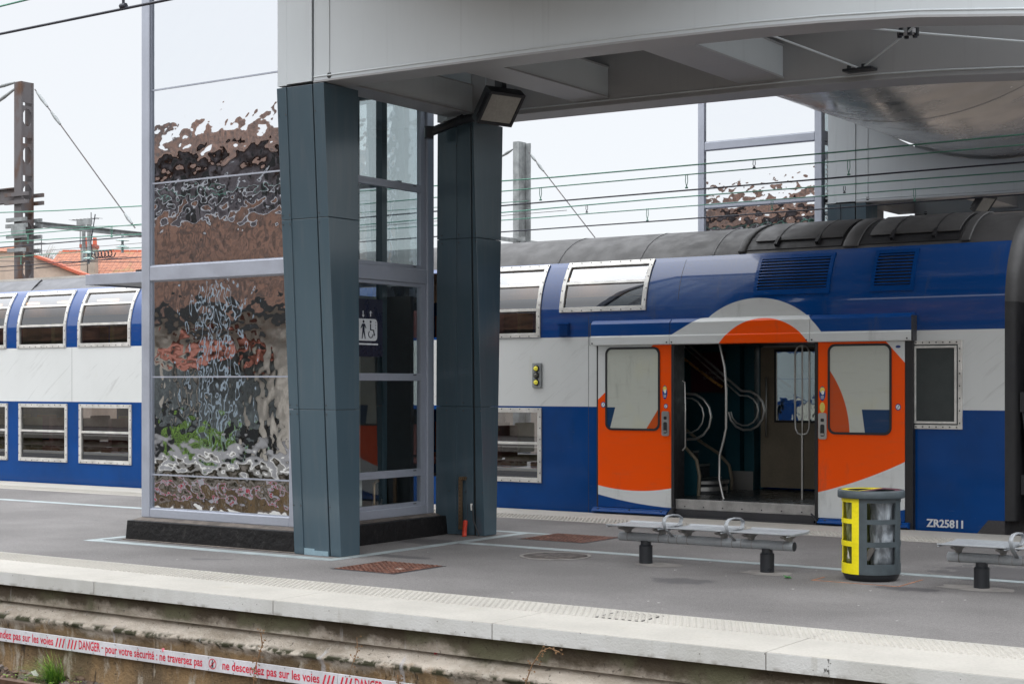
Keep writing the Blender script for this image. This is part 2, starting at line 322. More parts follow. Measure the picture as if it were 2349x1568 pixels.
def bag_mat(name, a_, b_):
    m = Mt(name, .15, 0, .6); m.N.remove(m.b)
    t = m.new('ShaderNodeBsdfTransparent'); t.inputs[0].default_value = (*b_, 1)
    g = m.new('ShaderNodeBsdfPrincipled'); g.inputs['Roughness'].default_value = .22; m.b = g
    m.color(m.mix(m.step(m.noise(9, sc3=(1, 1, .35), detail=3, dist=.8), .4, .65), a_, b_)); m.bump(m.noise(8, sc3=(1, 1, .4), detail=3, dist=.6), .05)
    mx = m.new('ShaderNodeMixShader'); m.L.new(m.step(m.noise(7, detail=2), .3, .6, .6, .92), mx.inputs[0]); m.L.new(t.outputs[0], mx.inputs[1]); m.L.new(g.outputs[0], mx.inputs[2])
    m.L.new(mx.outputs[0], m.N['Material Output'].inputs[0]); return m.m
MAT['bag'] = bag_mat('clear_bin_bag', (.13, .145, .16), (.42, .46, .5)); MAT['bagy'] = bag_mat('yellow_bin_bag', (.10, .12, .04), (.40, .42, .2))

# ------------------------------------------------------------------ mesh helpers (everything in world coordinates)
class MB:
    def __init__(s): s.v = []; s.f = []; s.mi = []; s.sm = []; s.k = 0; s.T = None
    def add(s, vs, fs, smooth=False, k=None):
        o = len(s.v)
        s.v += [tuple(s.T @ Vector(p)) if s.T else tuple(p) for p in vs]
        for f in fs: s.f.append([i + o for i in f]); s.mi.append(s.k if k is None else k); s.sm.append(smooth)
        return s
    def box(s, x0, x1, y0, y1, z0, z1, k=None):
        v = [(x, y, z) for z in (z0, z1) for y in (y0, y1) for x in (x0, x1)]
        return s.add(v, [(0, 2, 3, 1), (4, 5, 7, 6), (0, 1, 5, 4), (2, 6, 7, 3), (0, 4, 6, 2), (1, 3, 7, 5)], k=k)
    def hexa(s, b, t, k=None):           # bottom 4 and top 4 points, same order
        return s.add(list(b) + list(t), [(3, 2, 1, 0), (4, 5, 6, 7)] + [(i, (i + 1) % 4, 4 + (i + 1) % 4, 4 + i) for i in range(4)], k=k)
    def ext(s, poly, axis, a, b, k=None, smooth=False):   # extrude a 2-D polygon along an axis
        def P(u, v, w): return {'x': (w, u, v), 'y': (u, w, v), 'z': (u, v, w)}[axis]
        n = len(poly); v = [P(p[0], p[1], a) for p in poly] + [P(p[0], p[1], b) for p in poly]
        return s.add(v, [list(range(n))[::-1], list(range(n, 2 * n))] + [(i, (i + 1) % n, n + (i + 1) % n, n + i) for i in range(n)], smooth, k)
    def tube(s, pts, r, n=8, k=None, cap=True, sm=True):
        pts = [Vector(p) for p in pts]; rs = r if isinstance(r, (list, tuple)) else [r] * len(pts)
        v = []; up = None
        for i, p in enumerate(pts):
            t = (pts[min(i + 1, len(pts) - 1)] - pts[max(i - 1, 0)]).normalized()
            if up is None: up = Vector((0, 0, 1)) if abs(t.z) < .9 else Vector((1, 0, 0))
            a = t.cross(up)
            if a.length < 1e-4: a = t.cross(Vector((0, 1, 0)))
            a.normalize(); b = a.cross(t).normalized(); up = b
            for j in range(n):
                g = 2 * math.pi * j / n; v.append(p + (a * math.cos(g) + b * math.sin(g)) * rs[i])
        f = [(i * n + j, i * n + (j + 1) % n, (i + 1) * n + (j + 1) % n, (i + 1) * n + j) for i in range(len(pts) - 1) for j in range(n)]
        s.add(v, f, sm, k)
        if cap:
            s.add(v[:n], [list(range(n))[::-1]], False, k); s.add(v[-n:], [list(range(n))], False, k)
        return s
    def lathe(s, prof, c, n=24, k=None, sm=True, a0=0, a1=2 * math.pi):
        full = abs(a1 - a0 - 2 * math.pi) < 1e-6; m = n if full else n + 1
        v = [(c[0] + r * math.cos(a0 + (a1 - a0) * j / n), c[1] + r * math.sin(a0 + (a1 - a0) * j / n), c[2] + z) for r, z in prof for j in range(m)]
        f = [(i * m + j, i * m + (j + 1) % m, (i + 1) * m + (j + 1) % m, (i + 1) * m + j) for i in range(len(prof) - 1) for j in range(n)]
        return s.add(v, f, sm, k)
    def build(s, name, mats, parent=None, bevel=0, label=None, cat=None, group=None, kind=None, at=None):
        if not isinstance(mats, (list, tuple)): mats = [mats]
        mats = [MAT[x] if isinstance(x, str) else x for x in mats]
        o = Vector(at) if at else Vector((0, 0, 0))
        base = parent
        acc = o.copy()
        while base is not None: acc += base.location; base = base.parent
        me = bpy.data.meshes.new(name)
        me.from_pydata([tuple(Vector(p) - acc) for p in s.v], [], s.f); me.update()
        for mm in mats: me.materials.append(mm)
        me.polygons.foreach_set('material_index', s.mi); me.polygons.foreach_set('use_smooth', s.sm); me.update()
        ob = bpy.data.objects.new(name, me); col.objects.link(ob); ob.location = o; ob.parent = parent
        if bevel:
            b = ob.modifiers.new('bevel', 'BEVEL'); b.width = bevel; b.segments = 2; b.limit_method = 'ANGLE'; b.angle_limit = R(40)
        if label: ob['label'] = label
        if cat: ob['category'] = cat
        if group: ob['group'] = group
        if kind: ob['kind'] = kind
        return ob
def _split(s, name, mats, parent=None, **kw):
    par = list(range(len(s.v)))
    def fd(i):
        while par[i] != i: par[i] = par[par[i]]; i = par[i]
        return i
    for f in s.f:
        for i in f[1:]: par[fd(i)] = fd(f[0])
    gs = {}
    for q, f in enumerate(s.f): gs.setdefault(fd(f[0]), []).append(q)
    out = []
    for qs in gs.values():
        m2 = MB(); mp = {}
        for q in qs:
            m2.f.append([mp.setdefault(i, len(mp)) for i in s.f[q]]); m2.mi.append(s.mi[q]); m2.sm.append(s.sm[q])
        m2.v = [s.v[i] for i in mp]
        out.append(m2.build(name, mats, parent, **kw))
    return out
MB.split = _split
def thing(name, loc, label, cat, group=None):
    o = bpy.data.objects.new(name, None); col.objects.link(o); o.location = loc; o.empty_display_size = .2
    o['label'] = label; o['category'] = cat
    if group: o['group'] = group
    return o
def dup(src, off, label, group=None, keep=None):
    def cp(o, par):
        c = o.copy(); col.objects.link(c); c.parent = par
        for ch in [x for x in bpy.data.objects if x.parent == o]: cp(ch, c)
        return c
    c = cp(src, None); c.location = src.location + Vector(off); c['label'] = label
    if group: c['group'] = group
    return c
_fc = {}
def text_mb(mb, s, x0, x1, zb, cap, y, k=0, axis='xz', squeeze=True):
    """letters standing in the x-z plane at depth y (facing -Y), or in the y-z plane at x=y (facing +X)"""
    cu = bpy.data.curves.new('t', 'FONT'); cu.body = s; cu.resolution_u = 3; cu.offset = .018
    ob = bpy.data.objects.new('t', cu); me = bpy.data.meshes.new_from_object(ob)
    xs = [v.co.x for v in me.vertices]; a, b = min(xs), max(xs)
    sx = (x1 - x0) / (b - a); sz = cap / .72
    P = (lambda u, v: (x0 + (u - a) * sx, y, zb + v * sz)) if axis == 'xz' else (lambda u, v: (y, x0 + (u - a) * sx, zb + v * sz))
    mb.add([P(v.co.x, v.co.y) for v in me.vertices], [list(p.vertices) for p in me.polygons], k=k)
    bpy.data.objects.remove(ob); bpy.data.curves.remove(cu); bpy.data.meshes.remove(me)
    return mb
def disc(mb, cx, cz, rx, rz, y, n=28, k=0, axis='xz'):
    P = (lambda u, v: (u, y, v)) if axis == 'xz' else (lambda u, v: (y, u, v))
    mb.add([P(cx + rx * math.cos(2 * math.pi * i / n), cz + rz * math.sin(2 * math.pi * i / n)) for i in range(n)], [list(range(n))], k=k)

# ------------------------------------------------------------------ ground and platforms
g = MB(); g.box(-400, 400, -400, 600, -1.6, -1.04); g.build('ground', 'earth', kind='structure')
EN, EF = 10.26, 19.93                      # near and far edges of the island platform
TN, TF = 11.48, 18.52
p = MB(); p.box(-60, 6, TN, TF, -.2, 0); p.build('platform_surface', 'asphalt', kind='structure')
def coping(name, ya, yb, xs, edge, z=0.006):
    mb = MB()
    for a, b in zip(xs[:-1], xs[1:]):
        o = 3 if True else 0
        mb.box(a + .004, b - .004, min(ya, yb), max(ya, yb), -.125, z, k=0)
        e0, e1 = (edge - .003, edge) if ya < yb else (edge, edge + .003)
        mb.box(a + .004, b - .004, e0, e1, -.123, z - .004, k=1)
    return mb.build(name, ['coping', 'coping_face'], bevel=.006, kind='structure')
xs = [-60 + 2.37 * i for i in range(19)] + [-14.27, -11.965, -9.627, -7.269, -4.891, -2.5, 0, 2.5, 5]
xs = sorted(set(x for x in xs if x < -16 or x >= -14.3)); xs = [x for x in xs]
coping('platform_edge', EN, TN, xs, EN)
coping('platform_edge', EF, TF, [x + .9 for x in xs], EF)
pc = MB()
for y0, y1 in ((EN + .08, TN), (TF, EF - .08)): pc.box(-60, 6, y0, y1, -.3, -.126)
pc.box(-60, 6, 10.6, 19.6, -1.1, -.301); pc.build('platform_core', 'wall', kind='structure')
def bumps(name, ya, rows, x0, x1, pitch=.062):
    mb = MB()
    dome = [(.019, 0), (.014, .004), (0, .006)]
    for r in range(rows):
        y = ya + r * .058; x = x0 + (r % 2) * pitch * .5
        while x < x1:
            n = 6; b = [(x + .019 * math.cos(math.pi * 2 * j / n), y + .019 * math.sin(math.pi * 2 * j / n), .006) for j in range(n)]
            t = [(x + .012 * math.cos(math.pi * 2 * j / n), y + .012 * math.sin(math.pi * 2 * j / n), .019) for j in range(n)]
            mb.add(b + t, [(j, (j + 1) % n, n + (j + 1) % n, n + j) for j in range(n)] + [list(range(n, 2 * n))], k=0)
            x += pitch
    o = mb.build(name, 'coping', kind='structure'); return o
bumps('tactile_paving', 10.98, 8, -17, -2.5)
bumps('tactile_paving', 18.60, 8, -29, -4)
# retaining wall below the coping: rough, with a projecting ledge
mb = MB(); prof = [(10.40, -.12), (10.40, -.18), (10.41, -.24), (10.40, -.30), (10.38, -.345), (10.33, -.39), (10.275, -.425), (10.262, -.45), (10.285, -.48), (10.30, -.52), (10.30, -.58), (10.30, -.66), (10.295, -.74), (10.30, -.82), (10.29, -.92), (10.28, -1.1)]
nx = 420; V = []
for i in range(nx + 1):
    x = -19 + 17 * i / nx
    for j, (y, z) in enumerate(prof):
        q = Vector((x * 1.0, j * .35, 3)); a = noise.fractal(q * 2.2, .9, 2, 6) * .012 + noise.noise(q * .6) * .01
        dz = (noise.noise(Vector((x * .8, 7, j * .1))) * .035 + noise.fractal(Vector((x * 3.1, 4, j * .3)), .9, 2, 4) * .012) if 1 < j < 11 else 0
        if 5 <= j <= 8: a += noise.fractal(Vector((x * 5, j, 1)), .8, 2, 4) * .016
        V.append((x, y + a, z + dz))
m_ = len(prof)
mb.add(V, [(i * m_ + j, i * m_ + j + 1, (i + 1) * m_ + j + 1, (i + 1) * m_ + j) for i in range(nx) for j in range(m_ - 1)], True)
mb.build('platform_wall', 'wall', kind='structure')
# drain channels
dr = MB()
dr.box(-60, -15.3, 16.66, 16.84, -.1, .004); dr.box(-11.3, 6, 15.22, 15.38, -.1, .004)
dr.box(-15.25, -11.42, 12.91, 13.08, -.1, .004); dr.box(-11.42, -11.28, 12.93, 16.84, -.1, .004); dr.box(-15.25, -15.12, 13.06, 16.84, -.1, .004)
dr.box(-11.28, -10.6, 16.71, 16.84, -.1, .004); dr.box(-15.12, -11.42, 16.71, 16.84, -.1, .004)
dr.build('drain_channel', 'drain', kind='structure')
gr = MB()
for i in range(14): gr.box(-15.08, -14.93, 13.12 + i * .03, 13.132 + i * .03, 0, .008)
gr.box(-15.1, -15.08, 13.08, 13.56, 0, .009)
gr.build('drain_grating', 'galv', label='small slotted metal grating at the left foot of the mirrored lift tower', cat='grating')
pt = MB()
for cx, cy, rx, ry in ((-8.2, 14.62, .27, .2), (-6.95, 14.6, .26, .22), (-4.82, 14.6, .36, .2)):
    pt.add([(cx + rx * math.cos(a * .524) * (1 + .2 * math.sin(a * 3)), cy + ry * math.sin(a * .524) * (1 + .15 * math.cos(a * 5)), .003) for a in range(12)], [list(range(12))])
pt.build('cement_patch', 'patch', kind='structure')
def cover(x0, x1, y0, y1, label, mat='manhole', fr='dark2', group=None, name='access_cover'):
    t = thing(name, ((x0 + x1) / 2, (y0 + y1) / 2, 0), label, 'cover', group)
    f = MB()
    for a, b, c_, d_ in ((x0, x1, y0, y0 + .025), (x0, x1, y1 - .025, y1), (x0, x0 + .025, y0 + .025, y1 - .025), (x1 - .025, x1, y0 + .025, y1 - .025)): f.box(a, b, c_, d_, -.01, .0035 if mat == 'manhole' else .0085)
    f.build('rim', fr, t)
    c = MB(); c.box(x0 + .028, x1 - .028, y0 + .028, y1 - .028, -.02, .007 if mat == 'manhole' else .010)
    if mat != 'manhole':
        for i in range(7):
            for j in range(6): c.box(x0 + .05 + i * .058, x0 + .08 + i * .058, y0 + .05 + j * .055, y0 + .075 + j * .055, .009, .015)
    else:
        for i in range(24):
            for j in range(26):
                if (i + j) % 2: c.box(x0 + .05 + i * .031, x0 + .073 + i * .031, y0 + .05 + j * .031, y0 + .06 + j * .031, .006, .0105)
    c.build('plate', mat, t); return t
cover(-10.81, -9.97, 12.37, 13.24, 'square rusty studded access cover in the asphalt in front of the blue pillars')
cover(-11.0, -10.04, 16.06, 16.95, 'square rusty access cover in the asphalt near the train, left of the bench')
cover(-6.77, -6.33, 10.99, 11.37, 'white studded access hatch let into the pale tactile edge of the platform', 'coping', 'dark')
t = thing('manhole_cover', (-9.55, 14.69, 0), 'round worn manhole cover in the asphalt left of the bench', 'manhole cover')
a = MB(); a.lathe([(.40, .003), (.40, .008), (.36, .008), (.36, .003)], (-9.55, 14.69, 0), 40); a.build('rim', 'patch', t)
a = MB(); a.lathe([(.355, .002), (.355, .006), (0.001, .007)], (-9.55, 14.69, 0), 40); a.build('plate', 'worn', t)
mk = MB()
for x0, x1, y0, y1 in ((-6.33, -5.45, 14.30, 14.318), (-6.34, -6.32, 14.3, 14.6), (-5.47, -5.45, 14.3, 14.95)): mk.box(x0, x1, y0, y1, .0005, .003)
mk.build('painted_marking', 'orangeline', kind='structure')
lt = MB()
for i in range(70):
    x = random.uniform(-14, -3.3); y = random.uniform(11.7, 18.2); s = random.uniform(.006, .017)
    if -15.1 < x < -11.2 and 12.9 < y < 16.9: continue
    lt.add([(x - s, y, .004), (x, y - s * .8, .004), (x + s * 1.2, y, .006), (x, y + s, .004)], [(0, 1, 2, 3)])
lt.build('litter', 'ivory', kind='stuff', label='tiny pale scraps and gum spots scattered over the asphalt', cat='litter')
lf = MB(); lf.add([(-6.62, 14.28, .005), (-6.57, 14.26, .02), (-6.53, 14.28, .008), (-6.57, 14.31, .025)], [(0, 1, 2, 3)]); lf.add([(-6.60, 14.30, .005), (-6.64, 14.31, .03), (-6.61, 14.34, .02)], [(0, 1, 2)])
lf.build('fallen_leaf', 'leaf', label='small green scrap lying on the asphalt right of the bench', cat='leaf')

# ------------------------------------------------------------------ track bed, warning strip, plants
tr = MB()
for yc in (8.57, 4.3, 21.5, 25.0):
    for s in (-.75, .75): tr.box(-60, 20, yc + s - .035, yc + s + .035, -.95, -.80, k=0)
    for i in range(80): tr.box(-45 + i * .6, -44.75 + i * .6, yc - 1.25, yc + 1.25, -1.045, -.955, k=1)
tr.build('railway_track', ['rail', 'wood'], kind='structure')
st = MB()
for i in range(1500):
    x = random.uniform(-15.2, -10.8); y = random.uniform(9.3, 10.27); s = random.uniform(.018, .045); z = -1.04 + random.uniform(.0, .035) + (.03 if y > 10 else 0)
    M3 = Matrix.Translation((x, y, z)) @ Matrix.Rotation(random.uniform(0, 6), 4, 'Z') @ Matrix.Rotation(random.uniform(0, 3), 4, 'X')
    st.T = M3
    pts = [(random.uniform(.6, 1) * s * a, random.uniform(.5, 1) * s * b, random.uniform(.5, 1) * s * c) for a in (-1, 1) for b in (-1, 1) for c in (-1, 1)]
    st.add(pts, [(0, 1, 3, 2), (4, 6, 7, 5), (0, 4, 5, 1), (2, 3, 7, 6), (0, 2, 6, 4), (1, 5, 7, 3)], k=random.choice((0, 0, 0, 1, 2)))
st.T = None
st.build('ballast', ['ballast', 'lead', 'earth'], kind='stuff')
gm = MB()
def blade(mb, x, y, z, h, lean, az, w_, k=0):
    n = 5; V = []
    for i in range(n + 1):
        t = i / n; r = lean * t * t; ww = w_ * (1 - t) + .0006
        px, py, pz = x + math.cos(az) * r, y + math.sin(az) * r, z + h * (t - .35 * t * t * min(lean / h, 1))
        V += [(px - math.sin(az) * ww, py + math.cos(az) * ww, pz), (px + math.sin(az) * ww, py - math.cos(az) * ww, pz)]
    mb.add(V, [(2 * i, 2 * i + 1, 2 * i + 3, 2 * i + 2) for i in range(n)], k=k)
for i in range(420):
    a, r = random.uniform(0, 6.28), random.uniform(0, .15)
    az = random.uniform(0, 6.28)
    if math.sin(az) > .5: az = -az
    blade(gm, -12.38 + r * math.cos(a), 10.13 + r * .5 * math.sin(a), -1.04, random.uniform(.10, .40), random.uniform(.08, .38), az, .0032, random.choice((0, 0, 0, 1)))
gm.build('grass_tuft', ['grass', 'leaf'], label='bright green tuft of grass growing on the ballast against the stained wall', cat='grass')
wd = MB()
for i in range(260):
    x = random.uniform(-13.8, -12.0); y = random.uniform(9.9, 10.22); s = random.uniform(.008, .02); z = -1.0 + random.uniform(0, .05); az = random.uniform(0, 6.28)
    if abs(noise.noise(Vector((x * 3, y * 3, 0)))) < .12: continue
    wd.add([(x, y, z), (x + s * math.cos(az), y + s * math.sin(az), z + s * .5), (x + 2 * s * math.cos(az + .4), y + 2 * s * math.sin(az + .4), z + s * .3), (x + s * math.cos(az + .9), y + s * math.sin(az + .9), z + s * .2)], [(0, 1, 2, 3)])
wd.build('weeds', 'grass', kind='stuff', label='low green weeds between the ballast stones along the wall', cat='weeds')
pb = MB(); 
pb.add([(-12.66 + .05 * math.cos(a * .7) * (1 + .4 * math.sin(a * 5)), 10.12, -.93 + .03 * math.sin(a * .7) * (1 + .3 * math.cos(a * 3))) for a in range(9)], [list(range(9))])
pb.build('plastic_bag', 'ivory', label='crumpled white plastic scrap beside the grass tuft', cat='litter')
def stem(pts, label, r=.004, twigs=10, mat='dry', leafy=True):
    mb = MB(); mb.tube(pts, [r] * (len(pts) - 1) + [r * .4], 5)
    for i in range(twigs):
        k = random.randrange(len(pts) - 1); p = Vector(pts[k]).lerp(Vector(pts[k + 1]), random.random())
        q = p + Vector((random.uniform(-.05, .05), -abs(random.gauss(0, .01)), random.uniform(-.02, .05)))
        mb.tube([p, q], [.0018, .001], 4)
        if leafy: mb.add([q, q + Vector((.012, -.002, .008)), q + Vector((.02, 0, -.004)), q + Vector((.006, -.002, -.01))], [(0, 1, 2, 3)])
    return mb.build('dry_stem', mat, label=label, cat='dead plant')
stem([(-6.62, 10.24, -.16), (-6.7, 10.22, -.13), (-6.78, 10.22, -.17), (-6.86, 10.22, -.28), (-6.9, 10.2, -.40), (-6.93, 10.19, -.55), (-6.96, 10.18, -.7), (-7.0, 10.18, -.9)], 'long dead creeper bending down the wall below the middle of the platform edge', .005, 34)
stem([(-9.72, 10.2, -.28), (-9.7, 10.2, -.38), (-9.74, 10.19, -.5), (-9.77, 10.17, -.62), (-9.78, 10.17, -.8)], 'brown dead climbing stem crossing the right end of the red lettered strip', .005, 40)
stem([(-8.18, 10.2, -.5), (-8.17, 10.2, -.6), (-8.2, 10.19, -.75)], 'short dead dark stem clinging to the wall just right of the lettered strip', .008, 24)
stem([(-8.62, 10.2, -.22), (-8.6, 10.19, -.33), (-8.66, 10.19, -.45), (-8.7, 10.19, -.56)], 'thin reddish dead twig on the wall above the end of the lettered strip', .003, 12)
pk = MB(); pk.tube([(-11.0, 10.245, -.545), (-10.985, 10.243, -.575)], .014, 8); pk.build('paper_wad', 'pink', label='pink chewed wad stuck to the wall above the word ne', cat='litter')
pk = MB(); pk.tube([(-7.93, 10.38, -.28), (-7.91, 10.375, -.31)], .022, 6); pk.build('paper_wad', 'red', label='small red sticker scrap on the brown wall right of centre', cat='litter')

YS = 10.235
def strip_panel(x0, x1, label):
    t = thing('warning_strip', ((x0 + x1) / 2, YS, -.62), label, 'warning sign')
    b = MB(); b.box(x0, x1, YS, YS + .012, -.69, -.557); b.build('board', 'stripw', t, .002)
    s = MB()
    x = x0 + .09
    while x < x1:
        for z in (-.57, -.678): s.tube([(x, YS - .004, z), (x, YS + .002, z)], .0055, 8)
        x += .31
    s.split('rivet', 'galv', t); return t
t1 = strip_panel(-15.2, -12.352, 'white warning strip on the wall ending in pas sur les voies, far left')
t2 = strip_panel(-12.346, -8.865, 'white warning strip on the wall reading DANGER pour votre sécurité in red')
t3 = strip_panel(-8.86, -5.2, 'white enamel warning strip whose upper left corner shows at the bottom edge')
YT = YS - .0015; TZ = -.657; CAP = .086
a = MB()
text_mb(a, 'ne descendez pas sur les voies', -13.68, -12.53, TZ, CAP * .95, YT)
def bars(mb, x, n=3, s=.048):
    for i in range(n):
        u = x + i * s; mb.add([(u, YT, TZ - .012), (u + .018, YT, TZ - .012), (u + .048, YT, TZ + .078), (u + .03, YT, TZ + .078)], [(0, 1, 2, 3)])
bars(a, -12.50); a.build('lettering', 'red', t1)
a = MB(); bars(a, -12.325)
text_mb(a, 'DANGER', -12.155, -11.85, TZ, CAP, YT); a.box(-11.83, -11.806, YT, YT + .0008, -.622, -.61)
text_mb(a, 'pour votre sécurité : ne traversez pas', -11.775, -10.475, TZ, CAP * .93, YT)
text_mb(a, 'ne descendez pas sur les voies', -10.222, -9.065, TZ, CAP * .93, YT)
bars(a, -9.035)
n = 28; cx, cz = -10.346, -.622
ring = [(cx + r_ * math.cos(2 * math.pi * i / n), YT, cz + r_ * math.sin(2 * math.pi * i / n)) for r_ in (.048, .040) for i in range(n)]
a.add(ring, [(i, (i + 1) % n, n + (i + 1) % n, n + i) for i in range(n)])
a.add([(cx - .036, YT - .0012, cz - .028), (cx - .03, YT - .0012, cz - .034), (cx + .036, YT - .0012, cz + .028), (cx + .03, YT - .0012, cz + .034)], [(0, 1, 2, 3)])
a.build('lettering', 'red', t2)
a = MB(); disc(a, cx, cz + .027, .0075, .0085, YT - .0006, 12)
a.add([(cx - .013, YT - .0006, cz + .016), (cx + .013, YT - .0006, cz + .016), (cx + .008, YT - .0006, cz - .006), (cx + .012, YT - .0006, cz - .036), (cx + .004, YT - .0006, cz - .036), (cx, YT - .0006, cz - .012), (cx - .004, YT - .0006, cz - .036), (cx - .012, YT - .0006, cz - .036), (cx - .008, YT - .0006, cz - .006)], [(0, 1, 2, 3, 4, 5, 6, 7, 8)])
a.build('walking_figure', 'dark', t2)
a = MB(); bars(a, -8.84); text_mb(a, 'DANGER', -8.67, -8.365, TZ, CAP, YT); text_mb(a, 'pour votre sécurité : ne traversez pas', -8.29, -6.99, TZ, CAP * .93, YT); a.build('lettering', 'red', t3)

# ------------------------------------------------------------------ lift towers
def lift_tower(x0, x1, y0, y1, ztop, label, bars_, thick, mirror, side_bars, base=.26, inner=True):
    t = thing('lift_tower', ((x0 + x1) / 2, (y0 + y1) / 2, 0), label, 'lift tower')
    fr = MB(); w_ = .145; dp = .14
    # corner posts
    for X0, X1 in ((x0, x0 + w_), (x1 - w_, x1)):
        for Y0, Y1 in ((y0, y0 + dp), (y1 - dp, y1)): fr.box(X0, X1, Y0, Y1, base, ztop)
    for z0, z1 in [(base, base + .115)] + thick + [(ztop - .15, ztop)]:
        fr.box(x0 + w_, x1 - w_, y0 + .004, y0 + dp, z0, z1); fr.box(x0 + w_, x1 - w_, y1 - dp, y1 - .004, z0, z1)
        fr.box(x1 - dp, x1 - .004, y0 + dp, y1 - dp, z0, z1); fr.box(x0 + .004, x0 + dp, y0 + dp, y1 - dp, z0, z1)
    fr.build('frame', 'frame', t, .012)
    zs = [base + .115]; 
    for z in bars_: zs.append(z)
    zs.append(ztop - .15)
    cuts = sorted([base + .115] + [z for b in thick for z in b] + [ztop - .15])
    # front: hammered mirror panels split by slim glazing joints
    segs = [(cuts[i], cuts[i + 1]) for i in range(0, len(cuts), 2)]
    jn = MB()
    for a, b in segs:
        zz = [a] + [z for z in bars_ if a < z < b] + [b]
        for q, (u, v) in enumerate(zip(zz[:-1], zz[1:])):
            pm = MB(); pm.box(x0 + w_ + .004, x1 - w_ - .004, y0 + .045, y0 + .055, u + .006, v - .006); pm.build('mirror_panel', mirror, t)
        for z in zz[1:-1]: jn.box(x0 + w_, x1 - w_, y0 + .035, y0 + .06, z - .009, z + .009)
        jn.box(x0 + w_, x1 - w_, y0 + .03, y0 + .06, a, a + .012); jn.box(x0 + w_, x1 - w_, y0 + .03, y0 + .06, b - .012, b)
        jn.box(x0 + w_, x0 + w_ + .012, y0 + .031, y0 + .061, a + .012, b - .012); jn.box(x1 - w_ - .012, x1 - w_, y0 + .031, y0 + .061, a + .012, b - .012)
    jn.build('glazing_beads', 'frame', t)
    # the side facing +X, glazed, and back and left faces
    sb = MB(); wy = .09
    for a, b in segs:
        zz = [a] + [z for z in side_bars if a < z < b] + [b]
        for u, v in zip(zz[:-1], zz[1:]):
            gm_ = MB(); X_ = x1 - .07; gm_.add([(X_, y0 + dp + wy, u + .045), (X_, y1 - dp - wy, u + .045), (X_, y1 - dp - wy, v - .045), (X_, y0 + dp + wy, v - .045)], [(0, 1, 2, 3)]); gm_.build('glass_pane', 'tglass', t)
            sb.box(x1 - .1, x1 - .035, y0 + dp, y1 - dp, u, u + .045); sb.box(x1 - .1, x1 - .035, y0 + dp, y1 - dp, v - .045, v)
            for yy in (y0 + dp + .35, y1 - dp - .25):
                for z_ in (u + .02,): sb.box(x1 - .034, x1 - .028, yy, yy + .06, z_, z_ + .012, k=1)
        for yy in (y0 + dp, y1 - dp - wy): sb.box(x1 - .101, x1 - .034, yy, yy + wy, a, b)
        gm_ = MB(); X_, Y_ = x0 + .07, y1 - .07; gm_.add([(X_, y0 + dp, a), (X_, y1 - dp, a), (X_, y1 - dp, b), (X_, y0 + dp, b)], [(0, 1, 2, 3)]); gm_.add([(x0 + w_, Y_, a), (x1 - w_, Y_, a), (x1 - w_, Y_, b), (x0 + w_, Y_, b)], [(0, 1, 2, 3)]); gm_.build('rear_glass', 'rglass', t)
    sb.build('side_sash', ['frame', 'dark2'], t, .004)
    if inner:
        i_ = MB()
        for X, Y in ((x0 + .45, y0 + .5), (x1 - .5, y0 + .5), (x0 + .45, y1 - .45), (x1 - .62, y1 - .30), (x1 - 1.12, y1 - .25), (x1 - 1.5, y1 - .25)):
            i_.box(X - .05, X + .05, Y - .05, Y + .05, base, ztop - .2)
        for z in (1.95, 3.25, 4.45, 5.6): i_.box(x0 + .36, x1 - .41, y1 - .2, y1 - .15, z, z + .06); i_.box(x0 + .36, x1 - .41, y0 + .45, y0 + .55, z, z + .1)
        i_.build('shaft_frame', 'teal', t)
        cb = MB(); cb.box(x0 + .55, x1 - .65, y0 + .5, y1 - .16, base, 3.02, k=0); cb.box(x1 - .65, x1 - .2, y1 - .24, y1 - .17, base, 3.02, k=0); cb.box(x1 - .64, x1 - .6, y0 + .7, y0 + 1.5, base + .1, 2.9, k=1)  # near-black car, widened by a sheet, puts the shade behind the lower glass
        cb.box(x1 - .595, x1 - .57, y0 + 1.5, y0 + 1.78, base + .1, 2.6, k=2); cb.box(x1 - .56, x1 - .55, y0 + 1.28, y0 + 1.37, 1.05, 1.25, k=3)
        cb.box(x1 - .63, x1 - .45, y0 + 1.35, y0 + 1.95, 2.35, 3.0, k=2); cb.box(x1 - .45, x1 - .44, y0 + 1.5, y0 + 1.9, 2.62, 2.66, k=3); cb.box(x1 - .44, x1 - .43, y0 + 1.62, y0 + 1.72, 2.5, 2.6, k=4)
        cb.build('lift_car', ['darkw', 'tred', 'tgrey', 'signw', 'galv'], t)
        ob_ = MB(); ob_.box(x1 - .22, x1 - .21, y0 + .9, y0 + 1.38, base + .15, base + .5, k=0)
        ob_.tube([(x1 - .2, y0 + 1.6, base + .15), (x1 - .2, y0 + 1.6, base + .42), (x1 - .2, y0 + 1.68, base + .45)], .02, 8, k=1); ob_.build('notice_and_reflection', ['ivory', 'brass'], t)  # the brass bar stands for a handle's reflection low in the glass
    cp_ = MB(); cp_.box(x0 - .02, x1 + .02, y0 - .02, y1 + .02, ztop, ztop + .12); cp_.build('roof_cap', 'frame', t)
    return t
TX0, TX1, TY0, TY1 = -14.90, -12.30, 13.52, 16.08
tw = lift_tower(TX0, TX1, TY0, TY1, 9.2, 'lift tower clad in rippled mirror glass with silver frame on the near platform', [.79, 1.99, 4.37, 5.52, 7.0], [(3.17, 3.355)], 'mirror', [.79, 1.99, 4.37, 5.9])
kb = MB()
kb.hexa([(-14.93, 13.29, 0), (-12.02, 13.29, 0), (-12.1, 16.3, 0), (-14.93, 16.3, 0)], [(-14.92, 13.31, .235), (-12.05, 13.31, .235), (-12.12, 16.28, .235), (-14.92, 16.28, .235)], k=0)
